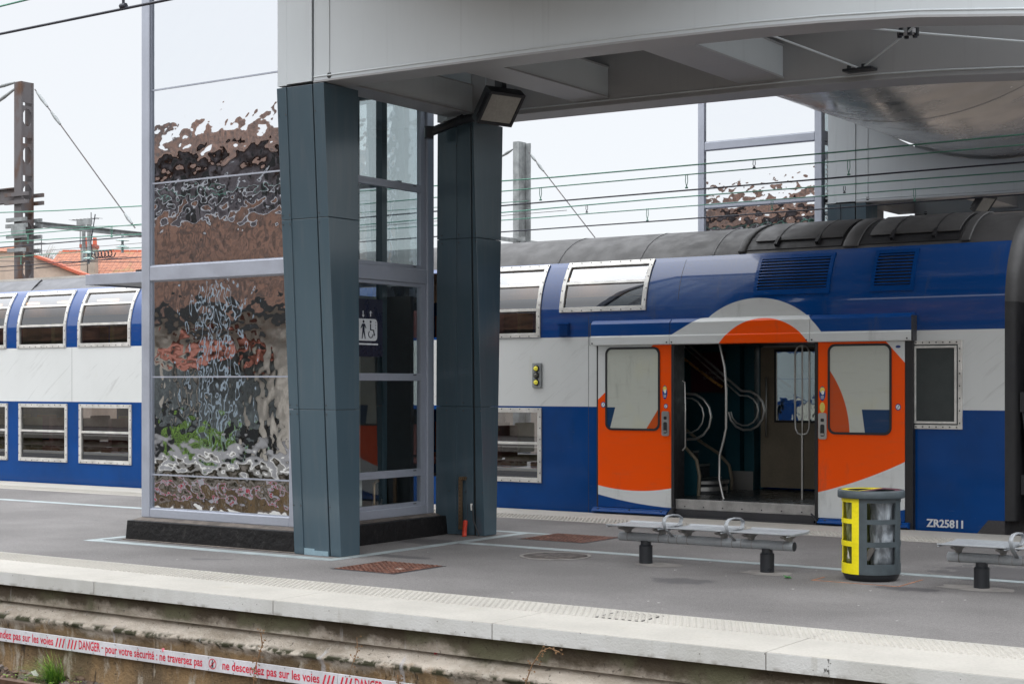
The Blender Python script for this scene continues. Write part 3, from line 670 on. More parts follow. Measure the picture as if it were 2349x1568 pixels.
kb.hexa([(-14.92, 13.38, .236), (-12.17, 13.38, .236), (-12.2, 16.2, .236), (-14.92, 16.2, .236)], [(-14.89, 13.50, .262), (-12.28, 13.50, .262), (-12.28, 16.1, .262), (-14.89, 16.1, .262)], k=1)
kb.box(-14.97, -12.0, 13.25, 13.29, 0, .012, k=1)
kb.build('plinth', ['kerb', 'lead'], tw, .008)
# awning over the lift door on the left face
aw = thing('awning', (-15.5, 15, 3.2), 'flat pale metal canopy sticking out from the left side of the near lift tower', 'awning')
a = MB(); a.box(-16.05, -14.93, 13.62, 13.66, 3.17, 3.305); a.box(-16.05, -16.01, 13.66, 15.9, 3.17, 3.305); a.box(-16.01, -14.93, 15.86, 15.9, 3.17, 3.305); a.build('fascia', 'frame', aw, .005)
a = MB(); a.box(-16.01, -14.93, 13.66, 15.86, 3.19, 3.26); a.build('soffit', 'under', aw)
a = MB(); a.box(-15.2, -14.9, 13.7, 13.75, 3.31, 3.34); a.box(-14.96, -14.9, 13.68, 13.78, 3.28, 3.36); a.build('bracket', 'dark2', aw)
# sign on the glass
XS = TX1 - .03 + .04
sg = thing('lift_sign', (XS, 14.75, 2.6), 'dark blue square sign with white lift pictogram on the lift tower glass', 'sign')
a = MB(); a.box(XS - .03, XS, 14.44, 15.03, 2.235, 2.93); a.build('board', 'signblue', sg)
a = MB(); e = XS + .002
def rrect(mb, y0, y1, z0, z1, r, x, k):
    P = []
    for cy, cz_, a0 in ((y1 - r, z1 - r, 0), (y0 + r, z1 - r, 90), (y0 + r, z0 + r, 180), (y1 - r, z0 + r, 270)):
        for i in range(6): q = R(a0 + 18 * i); P.append((x, cy + r * math.cos(q), cz_ + r * math.sin(q)))
    mb.add(P, [list(range(len(P)))], k=k)
rrect(a, 14.515, 14.925, 2.425, 2.69, .05, e, 0); a.box(XS, e, 14.50, 14.94, 2.375, 2.395, k=0)
for cy, up in ((14.66, -1), (14.80, 1)):
    a.box(XS, e, cy - .008, cy + .008, 2.72, 2.785, k=0)
    tipz = 2.79 if up > 0 else 2.705
    a.add([(e + .001, cy - .03, tipz - up * .035), (e + .001, cy, tipz), (e + .001, cy + .03, tipz - up * .035), (e + .001, cy, tipz - up * .018)], [(0, 1, 2, 3)], k=0)
e2 = e + .0015
for cy in (14.665, 14.80): disc(a, cy, 2.655, .017, .017, e2, 14, 1, 'yz')
a.add([(e2, 14.64, 2.63), (e2, 14.69, 2.63), (e2, 14.72, 2.575), (e2, 14.71, 2.57), (e2, 14.685, 2.60), (e2, 14.685, 2.55), (e2, 14.705, 2.45), (e2, 14.69, 2.445), (e2, 14.665, 2.53), (e2, 14.645, 2.445), (e2, 14.63, 2.45), (e2, 14.645, 2.55), (e2, 14.645, 2.60), (e2, 14.62, 2.57), (e2, 14.61, 2.58)], [list(range(15))], k=1)
a.tube([(e2, 14.795, 2.63), (e2, 14.795, 2.56), (e2, 14.85, 2.555), (e2, 14.87, 2.49)], .009, 5, k=1)
a.tube([(e2, 14.80 + .042 * math.cos(i * .45 + 2.2), 2.505 + .042 * math.sin(i * .45 + 2.2)) for i in range(10)], .006, 5, k=1)
for z in (2.65, 2.615, 2.58): disc(a, 14.895, z, .007, .007, e2, 8, 1, 'yz')
a.build('pictogram', ['signw', 'signblue'], sg)

t2w = lift_tower(-14.62, -12.02, 27.6, 30.2, 10.5, 'second lift tower of rippled mirror glass beyond the train', [2.0, 3.2], [(5.33, 5.41), (6.46, 6.62)], 'mirror2', [4.4], inner=False)
a = MB()
a.box(-11.95, -11.75, 27.7, 30, 4.5, 6.2, k=0)
for i in range(14): a.box(-11.97, -11.9, 27.66, 27.7, 4.9 + i * .09, 4.93 + i * .09, k=1)
a.build('louvre_duct', ['dark2', 'galv'], t2w)

# ------------------------------------------------------------------ pillars (leaning, stacked cladding boxes with open joints)
def lerp(a, b, t): return a + (b - a) * t
def pillar(label, xl, xs_, xg, xr, yb, yt, ybb, ybt, ztop, joints, group=None, foot=0):
    """xl..xs_ screwed strip, xs_..xg main box, xg..xr second box; front face leans from yb (foot) to yt (top)"""
    t = thing('steel_pillar', ((xl + xr) / 2, (yb + ybb) / 2, 0), label, 'pillar', group)
    def seg(mb, X0, X1, z0, z1, df=0, db=0, k=0):
        a0, a1 = z0 / ztop, z1 / ztop
        fx = lambda x, q: x - foot * (1 - q) * max(0, min(1, (xr - x) / (xr - xl))) ** .25
        F0, F1 = lerp(yb, yt, a0) + df, lerp(yb, yt, a1) + df; B0, B1 = lerp(ybb, ybt, a0) - db, lerp(ybb, ybt, a1) - db
        A0, A1, B_0, B_1 = fx(X0, a0), fx(X1, a0), fx(X0, a1), fx(X1, a1)
        mb.hexa([(A0, F0, z0), (A1, F0, z0), (A1, B0, z0), (A0, B0, z0)], [(B_0, F1, z1), (B_1, F1, z1), (B_1, B1, z1), (B_0, B1, z1)], k=k)
    zj = [0.003] + joints + [ztop]
    for i, (a, b) in enumerate(zip(zj[:-1], zj[1:])):
        m1 = MB(); seg(m1, xl, xg - .012, a + .003, b - .002, .006, .0); m1.build('cladding_box', 'teal', t, .004)
        m2 = MB(); seg(m2, xg + .012, xr, a + .003, b - .002, 0, .0); m2.build('cladding_box', 'teal', t, .004)
        m3 = MB(); seg(m3, xl - .004, xs_, a + .003, b - .002, -.006, .4 if False else .01); m3.build('cover_strip', 'teal', t, .003)
    core = MB(); seg(core, xl + .03, xr - .03, 0, ztop, .03, .03); core.build('core', 'darkw', t)
    sc_ = MB()
    for z in [j + d for j in joints for d in (-.05, .05)] + [.55, ztop - .3]:
        F = lerp(yb, yt, z / ztop)
        for X in (xl + .015, xs_ - .015): sc_.tube([(X, F - .012, z), (X, F - .002, z)], .008, 8)
        sc_.tube([(xg + .03, F - .006, z), (xg + .03, F + .002, z)], .008, 8)
    sc_.build('screws', 'dark2', t)
    return t, seg
P1, seg1 = pillar('leaning petrol blue steel pillar in front, hiding the right edge of the mirrored lift tower', -12.09, -11.955, -11.575, -11.413, 13.24, 12.95, 13.56, 13.53, 5.17, [1.62, 3.72])
a = MB(); seg1(a, -11.95, -11.60, .003, .055, -.002, .3); seg1(a, -11.95, -11.80, .055, .075, -.002, .3); a.build('paint_patch', 'tealp', P1)
P2, seg2 = pillar('dark petrol blue steel pillar behind the glass side of the lift tower, beside the train', -12.07, -11.78, -11.565, -11.524 + .0, 16.10, 15.86, 16.36, 16.50, 5.17, [1.62, 3.72], foot=.215)
# things fixed to the rear pillar
a = MB(); a.box(-11.87, -11.82, 16.02, 16.04, .1, .70); a.box(-11.85, -11.78, 16.0, 16.08, .70, .74); a.box(-11.86, -11.78, 16.0, 16.08, .08, .11)
for i in range(11): a.tube([(-11.845, 16.012, .15 + i * .05), (-11.845, 16.02, .15 + i * .05)], .006, 6, k=1)
a.build('perforated_bracket', ['brass', 'dark'], label='rusty perforated vertical metal strap fixed low on the rear blue pillar', cat='bracket')
a = MB()
a.tube([(-11.71, 16.0, .40), (-11.71, 15.99, .25), (-11.72, 15.97, .2)], .004, 6, k=1)
a.tube([(-11.72, 15.97, .20), (-11.72, 15.95, .08), (-11.71, 15.93, 0.01)], .026, 12, k=0)
for i in range(12): a.tube([(-11.72, 15.96 - i * .0022, .19 - i * .016), (-11.72, 15.96 - i * .0022, .182 - i * .016)], .03, 12, k=0)
a.tube([(-11.66, 16.02, .42), (-11.62, 15.98, .36), (-11.6, 15.97, .2), (-11.5, 15.95, .02)], .009, 6, k=2); a.tube([(-11.655, 16.0, .41), (-11.64, 15.99, .33)], .015, 8, k=3)
a.build('cable_conduit', ['redh', 'wire', 'dark', 'ivory'], label='short red corrugated conduit with loose cables rising from the ground at the rear blue pillar', cat='cable conduit')
a = MB(); a.tube([(-12.03, 15.62, 5.02), (-11.97, 15.68, 5.06), (-11.6, 15.7, 5.15), (-11.35, 15.7, 5.17), (-11.25, 15.7, 5.28)], .055, 14); a.tube([(-12.03, 15.62, 5.1), (-12.03, 15.62, 4.95)], .06, 14)
a.tube([(-11.62, 15.7, 5.147), (-11.56, 15.7, 5.16)], .062, 14)
a.build('drain_pipe', 'black', label='short black drain pipe elbow at the head of the rear blue pillar', cat='pipe')

# ------------------------------------------------------------------ girders, cross beams, bracing, footbridge tube
CX, CZ, CR = -8.4, 9.82, 4.09
BOT = [(-11.56, 5.19), (-11.3, 5.188), (-9.85, 5.172), (-8.8, 5.16), (-7.5, 5.142), (-6.4, 5.112), (-5.6, 5.072), (-4.8, 5.012), (-3.87, 4.9), (-3.0, 4.77), (-1.5, 4.5), (0, 4.2)]
def girder_poly(off=0, x0=-11.56, straight=False):
    b = [(x, z if not straight or x < -8 else 5.16) for x, z in BOT]
    b = [(max(x, x0), z + off) for x, z in b]
    top = [(0, 8.6), (CX + math.sqrt(CR ** 2 - (8.6 - CZ) ** 2), 8.6)]
    a0 = math.atan2(8.6 - CZ, math.sqrt(CR ** 2 - (8.6 - CZ) ** 2)); a1 = -math.pi - a0
    arc = [(CX + CR * math.cos(lerp(a0, a1, i / 40)), CZ + CR * math.sin(lerp(a0, a1, i / 40))) for i in range(1, 40)]
    return b, top, arc, (CX - math.sqrt(CR ** 2 - (8.6 - CZ) ** 2), 8.6)
def girder(label, y0, y1, dx=0, straight=False, x0=-11.56, wm='gir'):
    t = thing('bridge_girder', (CX + dx, (y0 + y1) / 2, 5.2), label, 'girder')
    b, top, arc, last = girder_poly(0, x0, straight)
    poly = [(x + dx, z + .004) for x, z in b] + [(x + dx * (1 if i == 0 else 0), z) for i, (x, z) in enumerate(top)] + arc + [last, (x0 + dx, 8.6)]
    # web as quad strip between bottom chord and the circular cut (front and back faces plus thickness)
    m_ = MB(); X = [x0 + dx + (0 - x0) * i / 80 for i in range(81)]
    def zb(x):
        u = x - dx
        for (xa, za), (xb, zb_) in zip(b[:-1], b[1:]):
            if xa <= u <= xb and xb > xa: return lerp(za, zb_, (u - xa) / (xb - xa))
        return b[0][1] if u < b[0][0] else b[-1][1]
    def zt(x):
        return min(8.6, CZ - math.sqrt(max(CR ** 2 - (x - CX) ** 2, 0))) if abs(x - CX) < CR else 8.6
    yy0, yy1 = y0 + .012, y1 - .03
    V = []
    for x in X: V += [(x, yy0, zb(x) + .01), (x, yy0, zt(x)), (x, yy1, zt(x)), (x, yy1, zb(x) + .01)]
    F = []
    for i in range(80):
        for j in range(4): F.append((4 * i + j, 4 * i + (j + 1) % 4, 4 * (i + 1) + (j + 1) % 4, 4 * (i + 1) + j))
    F += [(3, 2, 1, 0), (320, 321, 322, 323)]
    m_.add(V, F); m_.build('web', wm, t)
    f_ = MB(); V = []
    for x in X: V += [(x, y0, zb(x) - .012), (x, y0, zb(x) + .009), (x, y1, zb(x) + .009), (x, y1, zb(x) - .012)]
    f_.add(V, F); f_.build('bottom_flange', 'under', t)
    r_ = MB(); ring = [CX + CR * math.sin(lerp(-1.15, 1.15, i / 40)) for i in range(41)]; V = []
    for i in range(41):
        g_ = lerp(-1.15, 1.15, i / 40); c0, s0 = math.sin(g_), -math.cos(g_)
        for r1, yq in ((CR - .02, y0), (CR + .004, y0), (CR + .004, y1), (CR - .02, y1)): V.append((CX + r1 * c0, yq, CZ + r1 * s0))
    r_.add(V, [(4 * i + j, 4 * i + (j + 1) % 4, 4 * (i + 1) + (j + 1) % 4, 4 * (i + 1) + j) for i in range(40) for j in range(4)]); r_.build('cradle_rim', 'gir', t)
    s_ = MB(); xw = -11.34 + dx
    s_.tube([(xw, y0 + .012, 5.26), (xw, y0 + .012, 8.5)], .009, 6, k=0)
    disc(s_, xw, 5.235, .034, .034, y0 + .0105, 16, 1)
    s_.split('weld_seam', ['gir', 'dark'], t)
    w2 = MB(); w2.tube([(X[i], y0 + .010, zb(X[i]) + .05) for i in range(0, 81)], .009, 8); w2.build('flange_weld', 'gir', t)
    return t
G1 = girder('near pale grey curved steel girder spanning overhead from the front blue pillar', 12.95, 13.35)
G2 = girder('second overhead steel girder behind the near one, dark underside, over the platform', 15.86, 16.32, 0, wm='under')  # web takes the darker copy of the paint, its shade put into the colour
def post_head(label, x0, x1, y0, y1, xm):
    t = thing('pillar_head', ((x0 + x1) / 2, y0, 5.2), label, 'pillar head')
    a = MB(); a.box(x0, xm - .004, y0, y1, 5.19, 8.6); a.build('panel', 'gir', t); a = MB(); a.box(xm, x1, y0 - .003, y1, 5.20, 8.6); a.build('panel', 'gir', t)
post_head('pale grey painted post panels above the front blue pillar', -12.09, -11.585, 12.955, 13.5, -11.95)
post_head('grey post panels above the rear blue pillar under the bridge', -12.09, -11.57, 15.87, 16.5, -11.99)
XB = []
for x0, x1, zb_, lab in ((-11.93, -11.53, 5.25, 'short steel cross beam joining the heads of the two blue pillars'), (-10.05, -9.57, 5.25, 'middle steel cross beam between the overhead girders, above the floodlight'), (-7.89, -7.35, 5.235, 'right hand steel cross beam between the overhead girders')):
    t = thing('cross_beam', ((x0 + x1) / 2, 14.6, zb_), lab, 'cross beam', 'cross beams under the footbridge')
    a = MB(); a.box(x0, x1, 13.32, 15.872, zb_ - .008, zb_ + .012); a.build('bottom_flange', 'under', t)
    a = MB(); a.box(x0 + .02, x1 - .015, 13.32, 15.872, zb_ + .012, zb_ + .345); a.build('web', 'gir', t)
    a = MB(); a.box(x0, x1, 13.32, 15.872, zb_ + .345, zb_ + .36); a.build('top_flange', 'under', t)
def rod(p, q, lab, r=.011):
    t = MB(); t.tube([p, q], r, 8); t.build('bracing_rod', 'gir', label=lab, cat='rod', group='bracing rods under the footbridge')
# bracing rods in the bay right of the last beam
from_c = lambda px, py, z: None
cA = (1174.5, 881, 3632)
def at(px, py, y=None, z=None, x=None):
    u = (px - cA[0]) / cA[2]; v = (cA[1] - py) / cA[2]; r_ = (-math.sin(A) + u * math.cos(A), math.cos(A) + u * math.sin(A), v)
    k = y / r_[1] if y is not None else ((z - 1.9) / r_[2] if z is not None else x / r_[0])
    return (r_[0] * k, r_[1] * k, 1.9 + r_[2] * k)
J1 = (-5.12, 14.30, 5.30); J2 = (-6.42, 15.78, 5.32)
J1 = at(2083, 74, z=5.30); J2 = at(1975, 158, y=15.80)
rod(J1, J2, 'short diagonal bracing rod joining the bolted node to the bolted plate on the rear girder')
rod(J2, at(1740, 70, y=13.4), 'long pale bracing rod running from the right cross beam to the bolted plate')
rod(J1, at(1900, 55, y=13.4), 'bracing rod running left from the bolted node to the near girder')
rod(J1, at(2430, 102, y=15.75), 'bracing rod running right from the bolted node out of the picture')
rod(J1, at(2112, 45, y=13.4), 'stub of bracing rod rising from the bolted node behind the near girder')
nd = thing('bracing_node', J1, 'round cluster of black bolts where four bracing rods cross, top right', 'bolted joint')
a = MB(); x, y, z = J1; a.tube([(x, y, z - .02), (x, y, z + .02)], .09, 16, k=0)
for i in range(6): a.tube([(x + .085 * math.cos(i * 1.05), y + .085 * math.sin(i * 1.05), z - .045), (x + .085 * math.cos(i * 1.05), y + .085 * math.sin(i * 1.05), z + .03)], .024, 8, k=1)
a.build('plate_and_bolts', ['under', 'black'], nd)
nd = thing('bracing_plate', J2, 'black bolted plate on the rear girder where two bracing rods meet', 'bolted joint')
a = MB(); x, y, z = J2; a.box(x - .16, x + .16, y - .12, y + .05, z - .03, z - .005, k=1)
for i in (-.1, .06): a.tube([(x + i, y - .08, z - .03), (x + i, y - .08, z + .03)], .024, 8, k=1)
a.build('plate_and_bolts', ['under', 'black'], nd)
# the footbridge: a round shell lying on the girders
tb = thing('footbridge', (CX, 20, 5.8), 'huge smooth round metal footbridge shell crossing above the tracks on curved girders', 'footbridge')
a = MB(); n = 96; ys = [11.3, 12.0, 16.5, 20, 23, 26, 29, 34, 42]; V = []
for y in ys:
    for i in range(n): g_ = 2 * math.pi * i / n; V.append((CX + 4.03 * math.sin(g_), y, CZ + 4.03 * math.cos(g_)))
a.add(V, [(k * n + i, k * n + (i + 1) % n, (k + 1) * n + (i + 1) % n, (k + 1) * n + i) for k in range(len(ys) - 1) for i in range(n)], True); a.add(V[:n], [list(range(n))]); a.add(V[-n:], [list(range(n))[::-1]])
a.build('shell', 'tube', tb)
a = MB()
for y in (11.45, 14.6, 18.6, 22.6, 26.0):
    V = []
    for i in range(n):
        g_ = 2 * math.pi * i / n
        for r_, yy in ((4.029, y - .02), (4.034, y - .015), (4.034, y + .015), (4.029, y + .02)): V.append((CX + r_ * math.sin(g_), yy, CZ + r_ * math.cos(g_)))
    a.add(V, [(4 * i + j, 4 * i + j + 1, 4 * ((i + 1) % n) + j + 1, 4 * ((i + 1) % n) + j) for i in range(n) for j in range(3)], True)
a.build('seams', 'tube', tb)
# support structure of the next platform
G3 = girder('pale grey cradle girder carrying the footbridge beyond the train', 27.05, 27.4, .44, True)
G4 = girder('rear cradle girder of the farther platform, seen dark below the first one', 30.0, 30.4, .44, True)
post_head('pale grey post panels above the farther blue pillar beyond the train', -11.66, -11.13, 27.055, 27.6, -11.5)
PF, sgf = pillar('farther blue steel pillar whose head shows just above the train roof', -11.66, -11.42, -11.13, -10.93, 27.3, 27.05, 27.62, 27.6, 5.17, [1.62, 3.72])
PG, sgf = pillar('dark blue pillar head behind the farther one above the train roof', -11.66, -11.5, -11.2, -10.98, 30.2, 30.0, 30.4, 30.5, 5.17, [1.62, 3.72])
t = thing('cross_beam', (-11.3, 28.7, 5.25), 'cross beam between the farther pillars, above the train roof', 'cross beam')
a = MB(); a.box(-11.45, -11.1, 27.38, 30.02, 5.24, 5.26); a.box(-11.43, -11.12, 27.38, 30.02, 5.26, 5.6); a.build('web', 'under', t)
t = thing('cross_beam', (-9.3, 28.7, 5.25), 'next cross beam under the far footbridge support, just above the train', 'cross beam')
a = MB(); a.box(-9.5, -9.1, 27.38, 30.02, 5.24, 5.26); a.box(-9.48, -9.12, 27.38, 30.02, 5.26, 5.6); a.build('web', 'under', t)
fp = MB(); fp.box(-60, 10, 26.5, 36, -1.04, 0); fp.build('far_platform', 'asphalt', kind='structure')

def floodlight(loc, rz, tilt, label, s=1.0):
    t = thing('floodlight', loc, label, 'floodlight', 'floodlights under the girders')
    M0 = Matrix.Translation(loc) @ Matrix.Rotation(rz, 4, 'Z') @ Matrix.Rotation(tilt, 4, 'X') @ Matrix.Scale(s, 4)
    h = MB(); h.T = M0
    h.box(-.2, .2, -.17, .17, 0, .09)
    for i in range(9): h.box(-.17 + i * .04, -.155 + i * .04, -.13, .13, .09, .13)
    h.box(-.21, -.2, -.12, .12, .02, .07)
    h.build('housing', 'black', t, .006)
    h = MB(); h.T = M0
    for a_, b_, c_, d_ in ((-.2, .2, -.17, -.14), (-.2, .2, .14, .17), (-.2, -.17, -.14, .14), (.17, .2, -.14, .14)): h.box(a_, b_, c_, d_, -.015, 0)
    h.build('bezel', 'black', t, .003)
    h = MB(); h.T = M0; h.box(-.168, .168, -.138, .138, -.006, -.001); h.build('lens', 'led', t)
    h = MB(); h.T = Matrix.Translation(loc)
    h.box(-.05, .05, -.05, .05, .16, .36); h.tube([(-.03, 0, .2), (-.03, 0, .08)], .03, 8); h.build('bracket', 'black', t)
    return t
floodlight((-10.76, 15.36, 5.16), R(72), R(-50), 'black floodlight with pale lens hung beside the rear blue pillar', 1.3)
floodlight((-8.95, 27.6, 5.05), R(72), R(-50), 'small black floodlight hung above the train roof at right', 1.0)

# ------------------------------------------------------------------ the train
PRO = [(20.05, -.02), (20.05, .17), (20.05, 1.568), (20.05, 2.604), (20.05, 2.95), (20.056, 3.05), (20.075, 3.15), (20.10, 3.26), (20.14, 3.38), (20.185, 3.48), (20.24, 3.58), (20.305, 3.68), (20.36, 3.745), (20.45, 3.845), (20.58, 3.955), (20.74, 4.05), (20.92, 4.125), (21.15, 4.19), (21.45, 4.21)]
def yp(z, pro=PRO):
    for (ya, za), (yb_, zb_) in zip(pro[:-1], pro[1:]):
        if za <= z <= zb_: return lerp(ya, yb_, (z - za) / (zb_ - za))
    return pro[-1][0] if z > pro[-1][1] else pro[0][0]
def nrm(z):
    e_ = .01; dy = yp(z + e_) - yp(z - e_); dz = 2 * e_; l = math.hypot(dy, dz); return (-dz / l, dy / l)
def zlist(z0, z1, step=.06):
    s = [z for y, z in PRO if z0 < z < z1]; zs = sorted(set([z0, z1] + s)); return zs
def on_profile(mb, x0, x1, z0, z1, a, b, k=None, smooth=False):
    """a curved slab following the body side, between offsets a and b out of the skin"""
    zs = zlist(z0, z1); V = []
    for z in zs:
        ny, nz = nrm(z); y = yp(z)
        V += [(x0, y + ny * b, z + nz * b), (x1, y + ny * b, z + nz * b), (x1, y + ny * a, z + nz * a), (x0, y + ny * a, z + nz * a)]
    F = []
    for i in range(len(zs) - 1):
        for j in range(4): F.append((4 * i + (j + 1) % 4, 4 * i + j, 4 * (i + 1) + j, 4 * (i + 1) + (j + 1) % 4))
    l = 4 * (len(zs) - 1); F += [(0, 1, 2, 3), (l + 3, l + 2, l + 1, l)]
    mb.add(V, F, smooth, k)
def mirror_y(mb):
    mb.v = [(x, 42.9 - y, z) for x, y, z in mb.v]; mb.f = [f[::-1] for f in mb.f]
def carriage(label, xa, xb, holes, roofmat, low=0):
    t = thing('railway_carriage', ((xa + xb) / 2, 21.45, 0), label, 'train carriage')
    pro = [(y, z if z <= 3.75 else lerp(z, 3.745, low)) for y, z in PRO]
    for side in (0, 1):
        mb = MB()
        hs = holes if side == 0 else [h for h in holes if h[3] < 2] + [(-10.9, -8.85, 1.33, 2.45)] * (xb > -10)
        X = sorted(set([xa, xb] + [v for h in hs for v in h[:2]] + [xa + (xb - xa) * i / 14 for i in range(1, 14)])); X = sorted(set([x for x in X if xa <= x <= xb] + ([-6.6] if xb > -10 else [])))
        Zs = sorted(set([z for y, z in pro] + [v for h in hs for v in h[2:]])); Zs = [z for z in Zs if z >= -.03]
        def Y(z): return yp(z, pro)
        idx = {}
        V = []
        for i, x in enumerate(X):
            for j, z in enumerate(Zs): idx[i, j] = len(V); V.append((x, Y(max(z, -.02)), z))
        for i in range(len(X) - 1):
            for j in range(len(Zs) - 1):
                xm, zm = (X[i] + X[i + 1]) / 2, (Zs[j] + Zs[j + 1]) / 2
                if any(h[0] < xm < h[1] and h[2] < zm < h[3] for h in hs): continue
                if zm < .17 and xm > -6.6: continue
                k = 0 if zm < 1.568 else 1 if zm < 2.604 else 2 if zm < 3.745 else 3
                mb.f.append([idx[i, j], idx[i + 1, j], idx[i + 1, j + 1], idx[i, j + 1]]); mb.mi.append(k); mb.sm.append(True)
        mb.v = V
        if side: mirror_y(mb)
        mb.build('body_side', ['blue', 'white', 'upper', roofmat], t)
    e_ = MB()
    # end walls, floors and ceilings
    for x in (xa, xb):
        V = [(x, y, z) for y, z in pro] + [(x, 42.9 - y, z) for y, z in reversed(pro)]
        e_.add(V, [list(range(len(V)))])
    e_.build('end_wall', 'dark2', t)
    i_ = MB()
    hole_x = (-12.6, -7.4) if xb > -10 else (0, 0)
    for a_, b_ in (((xa + .1, hole_x[0]), (hole_x[1], xb - .1)) if xb > -10 else ((xa + .1, xb - .1),)):
        i_.box(a_, b_, 20.12, 22.78, .26, .3, k=0); i_.box(a_, b_, 20.12, 22.78, 2.12, 2.2, k=1)
    i_.box(xa + .1, xb - .1, 20.9, 22.0, 4.0, 4.05, k=1); i_.box(xa + .1, xb - .1, 22.4, 22.42, 3.35, 3.85, k=1); i_.box(xa + .1, xb - .1, 22.25, 22.4, 3.66, 3.68, k=1)
    i_.build('floors_and_ceiling', ['floor', 'ceil'], t)
    return t
def window(t, x0, x1, z0, z1, mull, name='window', seats=None, far=True):
    fr = MB(); b = .07
    w_ = [(x0, x1, z0, z0 + b), (x0, x1, z1 - b, z1)]
    for a in w_: on_profile(fr, *a, -.02, .022)
    for a in ((x0, x0 + b, z0 + b, z1 - b), (x1 - b, x1, z0 + b, z1 - b)): on_profile(fr, *a, -.02, .022)
    for m_ in mull: on_profile(fr, x0 + b, x1 - b, m_ - .02, m_ + .02, -.02, .018)
    rv = fr; x = x0 + .06
    def rivet(x, z):
        ny, nz = nrm(z); y = yp(z); rv.tube([(x, y + ny * .02, z + nz * .02), (x, y + ny * .03, z + nz * .03)], .009, 6, k=1)
    while x < x1:
        rivet(x, z0 + .02); rivet(x, z1 - .02)
        x += .17
    z = z0 + .15
    while z < z1 - .05: rivet(x0 + .02, z); rivet(x1 - .02, z); z += .17
    fo = fr.build('window', ['alu', 'dark2'], t, .003)
    zz = [z0 + b] + [m_ for m_ in mull] + [z1 - b]
    for u, v in zip(zz[:-1], zz[1:]):
        top = v > 3.5; g_ = MB(); zs = zlist(u, v); V = []
        for z in zs:
            ny, nz = nrm(z); V += [(x0 + b * .6, yp(z) - ny * .01, z - nz * .01), (x1 - b * .6, yp(z) - ny * .01, z - nz * .01)]
        g_.add(V, [(2 * i, 2 * i + 1, 2 * i + 3, 2 * i + 2) for i in range(len(zs) - 1)], True); g_.build('pane', 'wglass2' if top else 'wglass', fo)
    return fo
LWL = [(-27.33, -25.90), (-25.56, -24.13), (-23.795, -22.345), (-22.0, -20.56)]
LWU = [(-27.39, -25.945), (-25.614, -24.17), (-23.834, -22.376), (-22.05, -20.6)]
def inset(h, b=.035): return (h[0] + b, h[1] - b, h[2] + b, h[3] - b)
hA = [inset((a, b, .41, 1.525)) for a, b in LWL] + [inset((a, b, 2.604, 3.70)) for a, b in LWU]
T1 = carriage('left double deck carriage, blue and white with pale roof, seen left of the lift tower', -32, -17.8, hA, 'roofl', .3)
for a, b in LWL: window(T1, a, b, .41, 1.525, [1.0])
for a, b in LWU: window(T1, a, b, 2.604, 3.70, [3.03, 3.41])
hB = [inset(h) for h in ((-14.75, -13.281, .405, 1.54), (-16.5, -15.07, .405, 1.54), (-14.75, -13.304, 2.61, 3.72), (-16.5, -15.07, 2.61, 3.72), (-12.958, -11.467, 2.977, 3.73))] + [(-10.963, -8.804, -.02, 2.49)]
T2 = carriage('right double deck carriage, dark blue and white, with its orange doors slid open', -17.7, -6.25, hB, 'roof', 0)
window(T2, -14.75, -13.281, .405, 1.54, [1.0]); window(T2, -14.75, -13.304, 2.61, 3.72, [3.03, 3.41]); window(T2, -12.958, -11.467, 2.977, 3.73, [3.41])
def extras(t, xa, xb):
    s = MB(); x = xa + .5
    while x < xb - .5:
        if not (-12.3 < x < -7.6):
            for k, (y0, y1) in enumerate(((20.35, 20.8), (22.1, 22.55))):
                s.box(x, x + .12, y0, y1, .75, 1.25, k=(int(x * 2) + k) % 2); s.box(x - .2, x + .3, y0, y1, .6, .7, k=(int(x * 2) + k) % 2)
        for y0, y1 in ((20.4, 20.8), (22.1, 22.5)): s.box(x, x + .12, y0, y1, 2.3, 3.1, k=int(x) % 2)
        x += .85
    s.split('seat', ['seatr', 'seatg'], t, bevel=.02)
    lp = MB(); x = xa + .8
    while x < xb - 1:
        lp.box(x, x + .55, 22.12, 22.22, 3.62, 3.65); 
        if not (-12.6 < x < -7.6): lp.box(x, x + .6, 20.8, 20.88, 2.0, 2.03)
        x += 1.25
    lp.split('ceiling_lamp', 'lamp', t)
extras(T1, -31.5, -18); extras(T2, -17.4, -12.6)
# panel seams on the bodies
s = MB()
for x in (-12.45, -16.8): on_profile(s, x, x + .006, .0, 2.9, -.002, .0015)
on_profile(s, -10.95, -10.944, 3.1, 3.7, -.002, .0015)
s.split('panel_seam', 'dark2', T2)
s = MB()
for x in (-24.01, -28.0): on_profile(s, x, x + .005, 1.57, 2.6, -.002, .0012)
s.split('panel_seam', 'dark2', T1)
# blue triangle at the lower rear corner
s = MB(); s.ext([(-6.552, -.02), (-6.552, .17), (-6.55 + .0, .17)], 'y', 20.05, 20.06)
s = MB(); s.add([(-6.60, 20.049, -.0), (-6.46, 20.049, .17), (-6.60, 20.049, .17)], [(0, 1, 2)]); s.build('corner_gusset', 'blue', T2)
